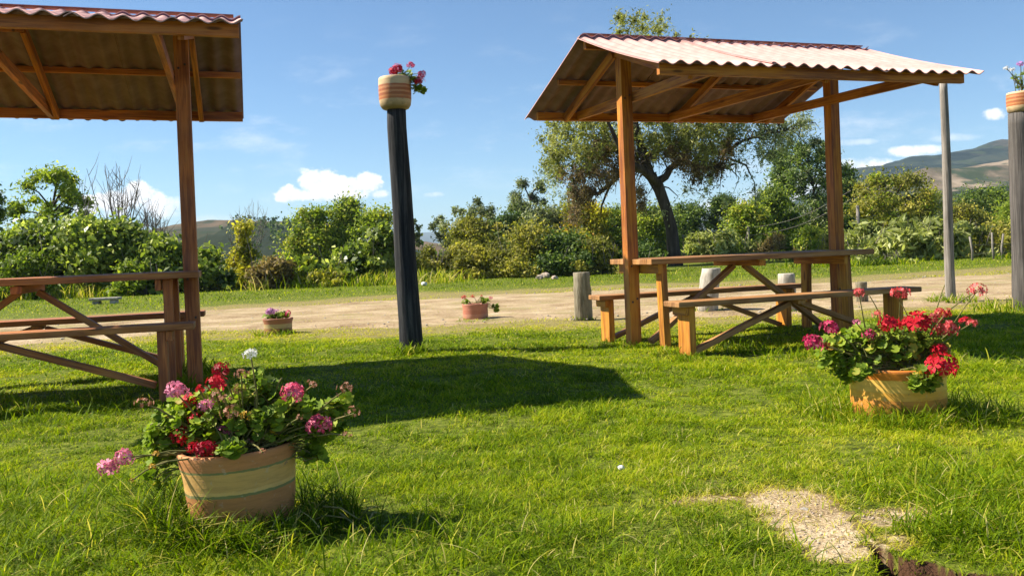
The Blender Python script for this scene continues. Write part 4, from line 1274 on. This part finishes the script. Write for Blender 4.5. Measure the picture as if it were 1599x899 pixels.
for args in (
        dict(label='feathery pale green tree with open crown, left of the leafless one', px=78, ptop=264, wpx=118, Y=36, kind='bright', dens=.6, leaf=.17, aspect=.35, droop=.25, crown_frac=.80, clr=.115, ncl=62),
        dict(label='dark narrow tree edge at the far left of the photo', px=-22, ptop=290, wpx=70, Y=34, kind='dark', dens=.7),
        dict(label='bright green rounded tree, left one of the pair below the big cloud', px=497, ptop=325, wpx=78, Y=46, kind='bright', dens=1.1, leaf=.14, crown_frac=.9, kinds2=('yellow', .25)),
        dict(label='bright green pointed tree, right one of the pair below the big cloud', px=543, ptop=312, wpx=72, Y=47, kind='bright', dens=1.1, leaf=.14, shape='cone', crown_frac=.92, kinds2=('dark', .3)),
        dict(label='small tree with yellow tinge between the bright pair and the charred post', px=585, ptop=330, wpx=52, Y=45, kind='bright', dens=1.0, leaf=.14, crown_frac=.9, kinds2=('yellow', .5)),
        dict(label='dark thin tree peeping out right behind the charred post', px=642, ptop=343, wpx=26, Y=44, kind='euc', dens=.6, leaf=.14, crown_frac=.8),
        dict(label='grey leaved eucalyptus with airy rounded top, right of the charred post', px=730, ptop=312, wpx=86, Y=50, kind='euc', dens=1.2, leaf=.15, aspect=.4, droop=.3, crown_frac=.72, ncl=54, clr=.105),
        dict(label='olive green tree standing in front of the grey leaved eucalyptus', px=742, ptop=342, wpx=64, Y=42, kind='olive', dens=1.0, leaf=.12, crown_frac=.95, kinds2=('yellow', .3)),
        dict(label='dark green tree at the foot of the tall thin eucalyptus', px=800, ptop=335, wpx=58, Y=44, kind='dark', dens=1.0, leaf=.13, crown_frac=.95),
        dict(label='tall thin eucalyptus with tufted grey green top', px=826, ptop=277, wpx=48, Y=58, kind='euc', dens=1.4, leaf=.16, aspect=.4, droop=.3, crown_frac=.55, ncl=26, clr=.20),
        dict(label='grey green round tree left of the orange flowering one', px=852, ptop=325, wpx=64, Y=43, kind='euc', dens=1.0, leaf=.13, crown_frac=.95, kinds2=('orange', .16)),
        dict(label='tree with orange yellow blossom under the hanging branch of the big tree', px=912, ptop=318, wpx=62, Y=42, kind='yellow', dens=1.0, leaf=.12, crown_frac=.9, kinds2=('orange', .6)),
        dict(label='green round tree just left of the orange front post', px=955, ptop=328, wpx=72, Y=44, kind='bright', dens=1.0, leaf=.13, crown_frac=.95, kinds2=('dark', .4)),
        dict(label='green tree between the orange front post and the big trunk', px=1012, ptop=324, wpx=66, Y=46, kind='bright', dens=1.0, leaf=.13, crown_frac=.95, kinds2=('dark', .5)),
        dict(label='dense smooth domed tree just right of the big trunk', px=1074, ptop=319, wpx=62, Y=50, kind='dark', dens=1.4, leaf=.12, crown_frac=.97, shape='egg'),
        dict(label='dark green tree right of the gap where the far hill shows', px=1132, ptop=306, wpx=54, Y=50, kind='dark', dens=1.0, leaf=.14, crown_frac=.95),
        dict(label='light green tree standing before the tall dark eucalyptus pair', px=1166, ptop=322, wpx=66, Y=44, kind='bright', dens=1.0, leaf=.14, crown_frac=.95, kinds2=('yellow', .3)),
        dict(label='leafy green tree at the left foot of the tall eucalyptus', px=1207, ptop=294, wpx=62, Y=47, kind='bright', dens=1.0, leaf=.14, crown_frac=.95, kinds2=('dark', .45)),
        dict(label='narrower dark eucalyptus, left one of the tall pair', px=1222, ptop=230, wpx=46, Y=54, kind='dark', dens=1.2, leaf=.16, aspect=.45, droop=.3, crown_frac=.9, shape='egg', ncl=44),
        dict(label='tallest broad eucalyptus, partly hidden by the back shelter post', px=1268, ptop=220, wpx=98, Y=52, kind='dark', dens=1.4, leaf=.15, aspect=.45, droop=.2, crown_frac=.95, shape='egg', ncl=100, clr=.16, kinds2=('euc', .35)),
        dict(label='dark leaning tree just right of the back shelter post', px=1318, ptop=262, wpx=44, Y=56, kind='dark', dens=.9, leaf=.16, crown_frac=.95),
        dict(label='broad yellow green round tree between back post and grey pole', px=1394, ptop=271, wpx=136, Y=44, kind='olive', dens=.95, leaf=.13, crown_frac=.78, ncl=60, clr=.19, kinds2=('bright', .35)),
        dict(label='dark green domed tree between grey pole and right edge post', px=1537, ptop=297, wpx=92, Y=58, kind='dark', dens=1.2, leaf=.14, crown_frac=.9, kinds2=('bright', .4)),
        dict(label='low green tree half hidden by the right edge post', px=1590, ptop=316, wpx=60, Y=52, kind='bright', dens=1.0, leaf=.13, crown_frac=.95),
        dict(label='small olive tree just right of the grey pole', px=1497, ptop=322, wpx=56, Y=48, kind='olive', dens=1.0, leaf=.13, crown_frac=.95)):
    plant('leafy_tree', cat='tree', group=GT, name_=None, **args) if False else plant('leafy_tree', args.pop('label'), 'tree', GT, args.pop('px'), args.pop('ptop'), args.pop('wpx'), args.pop('Y'), args.pop('kind'), **args)
SB = 'pale spiky bushes behind the right-hand table'
for (px, pt, wp, Y, kd, lb) in (
        (1095, 366, 60, 37, 'pale', 'low pale spiky bush just right of the big trunk'),
        (1140, 362, 60, 36.5, 'pale', 'low pale spiky bush around the short thin pole'),
        (1212, 368, 70, 36, 'brown', 'pinkish dry low bush below the leafy trees'),
        (1265, 358, 80, 36, 'bright', 'bright low bush left of the back shelter post'),
        (1300, 366, 50, 34, 'olive', 'dull green low bush behind the back shelter post'),
        (1350, 348, 78, 30, 'pale', 'pale leafy bush under the broad round tree, by the thin pole'),
        (1405, 346, 80, 29, 'pale', 'big pale leafy bush left of the grey pole'),
        (1452, 344, 70, 29.5, 'pale', 'pale leafy bush just left of the grey pole'),
        (1508, 346, 74, 30, 'pale', 'pale leafy bush just right of the grey pole'),
        (1556, 350, 70, 30, 'olive', 'reddish green bush at the fence posts'),
        (1610, 348, 70, 30, 'pale', 'pale bush behind the right edge post')):
    plant('spiky_bush', lb, 'bush', SB, px, pt, wp, Y, kd, .75, .26 if kd == 'pale' else .13, .30, -.1, shape='bush', trunk=False, clr=.22, kinds2=('olive', .3))
# small leafy sprawl at the feet of the hedge on the right
plant('shrub', 'low leafy sprawl of pale leaves on the verge under the table right end', 'bush', 'mixed shrubs of the hedge', 1385, 392, 70, 27, 'pale', .6, .18, .35, shape='bush', trunk=False)


def bare_tree(px, pbase, ptop, wpx, Y, label):
    T = at(px, ptop, Y); g = gzs(T.x, Y); H = T.z-g; Wd = wpx/FPX*Y
    root = empty('bare_tree', (T.x, Y, g), label=label, cat='tree', group='leafless trees')
    m = MB(); tw = MB()
    m.tube([(0, 0, -.1), (.1, 0, H*.25), (0, 0, H*.45)], [.10, .075, .05], 7, False)
    for k in range(26):
        a = rnd.uniform(-1, 1); s = Vector((0, 0, H*rnd.uniform(.2, .5)))
        E = Vector((a*Wd*.5, rnd.uniform(-.4, .4)*Wd, H*(rnd.uniform(.72, 1.0)-.25*a*a)))
        mid = s.lerp(E, .45)+Vector((a*.2, 0, -.15))
        tw.tube([s, mid, E], [.03, .02, .007], 4, False)
        for j in range(5):
            q = mid.lerp(E, rnd.uniform(.1, .9)); F = q+Vector((rnd.uniform(-.45, .45), rnd.uniform(-.3, .3), rnd.uniform(.2, .9)))
            tw.tube([q, q.lerp(F, .5)+Vector((rnd.uniform(-.05, .05), 0, 0)), F], [.012, .009, .004], 3, False)
    m.build('trunk', M['bark_light'], root, smooth_all=True); tw.build('branches', M['bark_light'], root, smooth_all=True)


bare_tree(178, 440, 250, 105, 33, 'leafless grey tree with upright twigs against the left cloud')
bare_tree(232, 440, 318, 60, 33, 'smaller leafless tree just right of the tall leafless one')
bare_tree(388, 430, 312, 60, 60, 'thin leafless tree standing up above the wooded hill')

X = R.uniform(-18, 20, 15000); Y = R.uniform(25.6, 28.2, 15000)
k = (R.random(len(X)) < sstep(fbm(X, Y, .45, 91), .42, .68)); X, Y = X[k], Y[k]; n = len(X)
hh = R.uniform(.12, .62, n)*(.5+fbm(X, Y, .6, 92))*np.where(X > 4, .65, 1)
blades('hedge_weeds', np.stack([X, Y, gz(X, Y)-.02], -1), hh, R.uniform(.015, .035, n), R.uniform(.2, 1.2, n), np.clip(.42+2.4*(fbm(X, Y, .7, 93)-.5)+R.normal(0, .28, n), 0, 1), 'tall mixed green and straw weeds along the foot of the hedge', seg=2, cat='weeds')

# ---- the big pepper tree with hanging moss
YP = 35.0
Bp = at(1055, 412, YP); gb = gzs(Bp.x, YP)
root = empty('pepper_tree', (Bp.x, YP, gb), label='big spreading tree with leaning trunk and hanging mossy branches behind the whole shelter', cat='tree')
O = Vector((Bp.x, YP, gb))


def L(px, py, dy=0.0): return at(px, py, YP+dy)-O


m = MB()
m.tube([L(1056, 430), L(1052, 395), L(1048, 355), L(1040, 325), L(1030, 296), L(1018, 276)], [.33, .25, .22, .215, .22, .20], 14, False, .05)
limbs = [
    ([L(1020, 278), L(1002, 262, .3), L(975, 240, .6), L(930, 215, 1), L(880, 200, 1.2)], [.22, .17, .13, .08, .03]),
    ([L(1016, 276), L(1005, 240, -.4), L(990, 190, -.6), L(975, 120, -.4), L(985, 50, 0)], [.20, .17, .13, .08, .03]),
    ([L(1024, 286), L(1040, 276, 0), L(1048, 262, 0), L(1066, 250, .2), L(1085, 215, .4), L(1105, 150, .6)], [.18, .14, .12, .11, .08, .03]),
    ([L(1064, 252, .2), L(1100, 262, .1), L(1130, 262, 0), L(1150, 255, 0)], [.12, .10, .07, .03]),
    ([L(1100, 235, .3), L(1130, 240, 0), L(1160, 220, -.3), L(1200, 208, -.5), L(1250, 200, -.5)], [.07, .07, .055, .04, .015]),
    ([L(1140, 248, 0), L(1165, 258, 0), L(1178, 285, 0), L(1180, 320, 0)], [.05, .035, .02, .01]),
    ([L(1130, 240, 0), L(1140, 215, .4), L(1150, 180, .6), L(1170, 150, .8)], [.06, .05, .03, .015]),
    ([L(1000, 262, .3), L(972, 268, .2), L(952, 288, 0), L(935, 302, 0), L(915, 303, -.2)], [.13, .11, .09, .08, .07]),
    ([L(955, 285, 0), L(948, 300, 0), L(940, 320, 0), L(938, 335, 0)], [.06, .05, .035, .02]),
    ([L(915, 303, -.2), L(900, 318, -.2), L(896, 345, -.2)], [.12, .10, .05]),
    ([L(1030, 290), L(1010, 270, -1), L(985, 255, -1.6), L(965, 225, -2), L(940, 170, -2.2)], [.18, .14, .12, .09, .03]),
]
for pts, rad in limbs: m.tube(pts, rad, 8, False, .06)
for k in range(120):
    pts, rad = limbs[rnd.choice([0, 0, 1, 2, 3, 4, 4, 4, 6, 7, 10])]
    i = rnd.randrange(1, len(pts)); A = pts[i-1].lerp(pts[i], rnd.random())
    E = A+Vector((rnd.uniform(-.9, .9), rnd.uniform(-.8, .8), rnd.uniform(-.5, .8)))
    F = E+Vector((rnd.uniform(-.3, .3), rnd.uniform(-.3, .3), rnd.uniform(-.9, .1)))
    m.tube([A, A.lerp(E, .5)+Vector((0, 0, .12)), E, F], [.035, .026, .016, .006], 5, False)
m.build('trunk', M['bark'], root, smooth_all=True)
cl_ = []
def cc(px, py, r, n_, dy=1.6):
    for _ in range(n_):
        a = rnd.random()*6.28; q = rnd.random()**.5*r
        P = L(px+q*math.cos(a), py+q*math.sin(a), rnd.uniform(-dy, dy)); cl_.append(tuple(P))
for args in ((870, 215, 30, 13), (895, 205, 40, 22), (880, 245, 26, 10), (862, 262, 16, 5), (930, 215, 40, 24), (960, 220, 30, 16), (925, 250, 26, 10), (1010, 205, 40, 26), (1050, 210, 36, 22), (1090, 215, 36, 22), (1120, 215, 26, 12),
             (1000, 160, 90, 40), (1050, 130, 80, 30), (940, 160, 60, 24), (970, 40, 12, 5), (1000, 48, 22, 7), (1026, 38, 13, 5), (1010, 95, 40, 12), (1140, 175, 50, 12), (1085, 245, 22, 8)):
    cc(*args)
C = np.array(cl_); k = len(C)
rr = R.uniform(.20, .44, k)
leaf_cloud(C, np.stack([rr, rr, rr*1.25], -1), 125, .14, .30, .30, R.normal(.5, .16, k), 'pepper', root, 'crown')
cl_ = []
for args in ((1180, 215, 34, 16), (1215, 205, 30, 14), (1240, 198, 22, 9), (1160, 250, 26, 8), (1178, 300, 10, 5), (1098, 300, 8, 3), (1128, 310, 8, 3), (1098, 270, 20, 5), (1030, 330, 12, 3), (1190, 240, 20, 6), (860, 285, 14, 5), (880, 300, 14, 4), (870, 250, 20, 6), (1075, 300, 10, 3), (1260, 190, 12, 5)):
    cc(*args)
for args in ((1150, 200, 40, 16), (1185, 190, 40, 16), (1225, 200, 34, 14), (1130, 225, 30, 10), (1200, 235, 26, 8), (1250, 205, 20, 8)):
    cc(*args)
C = np.array(cl_); k = len(C); rr = R.uniform(.2, .42, k)
leaf_cloud(C, np.stack([rr, rr, rr*1.5], -1), 55, .14, .25, .45, R.normal(.7, .16, k), 'euc', root, 'sparse_foliage')
cl_ = []
for args in ((900, 270, 12, 9), (895, 300, 8, 7), (925, 272, 16, 10), (950, 270, 12, 8), (960, 245, 20, 12), (985, 250, 14, 8), (905, 305, 14, 10), (896, 335, 6, 6), (920, 300, 10, 7), (1000, 320, 5, 5), (1000, 295, 6, 4), (1055, 240, 16, 9), (1075, 255, 14, 9), (1095, 258, 14, 10),
             (1085, 275, 10, 6), (1112, 270, 8, 5), (1125, 250, 16, 8), (1135, 235, 10, 5), (1060, 225, 20, 10), (1010, 250, 18, 8), (880, 270, 10, 5), (940, 240, 30, 12)):
    cc(*args, 1.0)
C = np.array(cl_); k = len(C); rr = R.uniform(.18, .34, k)
leaf_cloud(C, np.stack([rr, rr, rr*1.6], -1), 170, .10, .4, .6, R.normal(.45, .18, k), 'moss', root, 'hanging_moss')

# ---------------------------------------------------------------- thin poles, wires and fence at the back


def thin_pole(px, pb, pt, Y, r, label):
    T = at(px, pt, Y); B_ = Vector((T.x+.02, Y, gzs(T.x, Y)-.1))
    o = MB(); o.tube([(0, 0, 0), ((T-B_).x*.5, 0, (T.z-B_.z)*.5), tuple(T-B_)], [r, r*.95, r*.85], 8, True)
    o = o.build('utility_pole', M['grey_post']); o.location = B_
    return tag(o, label, 'pole', 'thin pale poles in front of the trees'), T


_, T1 = thin_pole(1066, 388, 366, 46, .06, 'shortest thin pale pole, just right of the big trunk')
_, T2 = thin_pole(1168, 392, 353, 43, .075, 'thin pale pole in front of the light green tree, left end of the wires')
_, T3 = thin_pole(1339, 392, 321, 36, .075, 'taller thin pale pole between back shelter post and broad round tree')
for (A, B_, lb) in ((T2-Vector((0, 0, .1)), T3+Vector((2, 6, .9)), 'upper overhead wire running right from the thin pale pole'), (T2-Vector((0, 0, .45)), T3+Vector((2, 6, .5)), 'lower overhead wire running right from the thin pale pole')):
    m = MB(); N = 14
    pts = [A.lerp(B_, i/N)-Vector((0, 0, .35*math.sin(math.pi*i/N)))-A for i in range(N+1)]
    m.tube(pts, [.012]*(N+1), 5, False); o = m.build('overhead_wire', M['grey_post'], smooth_all=True); o.location = A
    tag(o, lb, 'wire')
fr = empty('wire_fence', gnd(1500, 420), label='wire fence on thin weathered posts below the bushes at the right', cat='fence')
fo = Vector(fr.location); tops = []
for px, h in ((1518, .8), (1552, .9), (1566, .85), (1600, .9), (1640, .9)):
    Y = 25.6+(px-1500)*.004+1.2
    P = at(px, 400, Y); P.z = gzs(P.x, P.y)-.1
    MB().tube([P-fo, P-fo+Vector((rnd.uniform(-.04, .04), 0, h*.5)), P-fo+Vector((rnd.uniform(-.06, .06), 0, h))], [.034, .032, .028], 8, True, .05).build('fence_post', M['grey_post'], fr)
    tops.append(P-fo)
for z in (.3, .55):
    MB().tube([p+Vector((0, -.05, z)) for p in tops], [.008]*len(tops), 4, False).build('wire', M['grey_post'], fr, smooth_all=True)

# ---------------------------------------------------------------- hills and mountains


def hill(name, prof, Y, toe, mat, rough=.02, seed=1, back=1.35):
    """crest at distance Y following pixel points prof, sloping down towards the camera to distance toe"""
    px = np.array([p[0] for p in prof], float); py = np.array([p[1] for p in prof], float)
    X_, Z_ = [], []
    for x in np.linspace(px[0], px[-1], 220):
        P = at(x, float(np.interp(x, px, py)), Y); X_.append(P.x); Z_.append(P.z)
    X_, Z_ = np.array(X_), np.array(Z_)
    rows = np.concatenate([np.linspace(toe, Y, 46), np.linspace(Y, Y*back, 12)[1:]])
    V = []
    for y in rows:
        if y <= Y: s = ((y-toe)/(Y-toe)); f_ = s**.85
        else: f_ = 1-sstep(np.array((y-Y)/(Y*back-Y)), 0, 1)
        sx = X_*(.35+.65*y/Y)
        nz = (fbm(sx, np.full_like(sx, y), 9/Y, seed, 6)-.5)*Y*rough*(1 if y < Y*.97 else .35)*min(1, f_*3)
        V.append(np.stack([sx, np.full_like(sx, y), Z_*f_+nz-3*(1-f_)], -1))
    v = np.concatenate(V); nc, nr = 220, len(rows)
    i = np.arange((nr-1)*(nc-1)); r_, c_ = i//(nc-1), i % (nc-1)
    q = np.stack([r_*nc+c_, r_*nc+c_+1, (r_+1)*nc+c_+1, (r_+1)*nc+c_], -1)
    return tag(np_mesh(name, v, q, None, None, mat, smooth=True), kind='structure')


hm_brown = hill_mat('dry_hillside', [(.3, (.07, .055, .03)), (.5, (.15, .10, .055)), (.7, (.23, .165, .10))], .02, (.06, .062, .028), .008, .10)
hm_far = hill_mat('far_range', [(.3, (.05, .06, .045)), (.7, (.09, .10, .07))], .006)
hm_mt = hill_mat('mountain_green', [(.4, (.008, .016, .014)), (.5, (.020, .032, .026)), (.6, (.042, .052, .038))], .020, (.075, .066, .048), .012, .05)
hm_mt2 = hill_mat('mountain_brown', [(.4, (.05, .05, .028)), (.5, (.13, .10, .065)), (.6, (.28, .215, .15))], .030, (.045, .065, .03), .013, .09)
hm_wood = hill_mat('wooded_slope', [(.3, (.014, .022, .012)), (.7, (.035, .045, .022))], .05)
hill('far_mountains', [(-900, 395), (-200, 398), (300, 380), (560, 374), (610, 370), (650, 364), (682, 362), (705, 369), (760, 374), (850, 379), (950, 372), (1100, 378)], 4600, 3600, hm_far, .004, 5)
hill('distant_hills', [(900, 385), (1000, 356), (1060, 338), (1095, 331), (1130, 336), (1200, 330), (1290, 322), (1400, 330)], 2600, 1700, hm_far, .008, 7)
hill('mountain', [(1150, 362), (1230, 320), (1290, 286), (1325, 271), (1370, 262), (1400, 250), (1425, 243), (1450, 240), (1480, 233), (1520, 226), (1545, 217), (1565, 214), (1600, 217), (1700, 215), (1900, 222), (2300, 260)], 1150, 620, hm_mt, .040, 9)
hill('brown_foothills', [(1240, 345), (1330, 305), (1380, 285), (1430, 272), (1480, 266), (1540, 258), (1575, 252), (1650, 246), (1900, 240), (2300, 260)], 600, 340, hm_mt2, .035, 12)
hill('wooded_foothill', [(1380, 340), (1440, 312), (1490, 300), (1540, 294), (1580, 290), (1700, 284), (2200, 290)], 330, 170, hm_wood, .02, 15)
hill('brown_hill', [(-300, 400), (60, 392), (180, 372), (245, 357), (275, 349), (325, 342), (372, 343), (430, 345), (470, 347), (520, 349), (580, 358), (640, 372), (760, 392)], 620, 260, hm_brown, .012, 19)
hill('wooded_hill', [(300, 385), (335, 368), (362, 348), (395, 346), (430, 350), (470, 354), (520, 362), (600, 380), (660, 392)], 330, 150, hm_wood, .012, 23)
# the pine wood on it: reads as one mass
C = []
for k in range(620):
    x = R.uniform(345, 560); y0 = np.interp(x, [352, 362, 395, 430, 470, 520, 560], [362, 346, 344, 348, 352, 360, 372])
    d = R.uniform(0, 1)**.8; Y = 330-110*d
    P = at(x, y0+2+d*60, Y)
    h = R.uniform(4, 8)
    for j in range(5):
        C.append((P.x+R.normal(0, .25), P.y+R.normal(0, .3), P.z+h*(j/5-.35), 1.9*(1-j/6)))
C = np.array(C); rr = C[:, 3]
o = leaf_cloud(C[:, :3], np.stack([rr, rr, rr*.9], -1), 16, .95, .55, .0, R.normal(.4, .2, len(C)), 'dark', None, 'pine_wood')
tag(o, 'dark wooded slope of far pines in front of the brown hill', 'wood', kind='stuff')
# low far scrub closing the gaps between hedge and hills
X = R.uniform(-75, 85, 900); Y = R.uniform(58, 120, 900)
C = np.stack([X, Y, gz(X, Y)+R.uniform(.3, 1.4, 900)], -1); rr = R.uniform(.8, 1.9, 900)
o = leaf_cloud(C, np.stack([rr*1.4, rr, rr*.75], -1), 26, .45, .55, .0, R.normal(.4, .2, 900), 'dark', None, 'far_scrub')
tag(o, 'dim low scrub filling the gaps behind the trees', 'scrub', kind='stuff')

# ---------------------------------------------------------------- haze
HAZE = 1.7e-4
if HAZE:
    m = MB()
    x0, x1, y0, y1, z0, z1 = -6100, 6100, -620, 7100, -8, 150
    vs = [(x0, y0, z0), (x1, y0, z0), (x1, y1, z0), (x0, y1, z0), (x0, y0, z1), (x1, y0, z1), (x1, y1, z1), (x0, y1, z1)]
    m.v = vs; m.f = [(0, 3, 2, 1), (4, 5, 6, 7), (0, 1, 5, 4), (1, 2, 6, 5), (2, 3, 7, 6), (3, 0, 4, 7)]
    m.uv = [[(0, 0)]*4]*6; m.mi = [0]*6; m.sm = [False]*6
    hz = bpy.data.materials.new('haze_air'); hz.use_nodes = True
    t = hz.node_tree; t.nodes.clear()
    pv = t.nodes.new('ShaderNodeVolumePrincipled'); ou = t.nodes.new('ShaderNodeOutputMaterial')
    pv.inputs['Color'].default_value = (.62, .80, 1, 1); pv.inputs['Density'].default_value = HAZE
    t.links.new(pv.outputs[0], ou.inputs['Volume'])
    o = m.build('haze', hz)
    tag(o, 'thin blue air haze between here and the mountains', 'haze', kind='stuff')
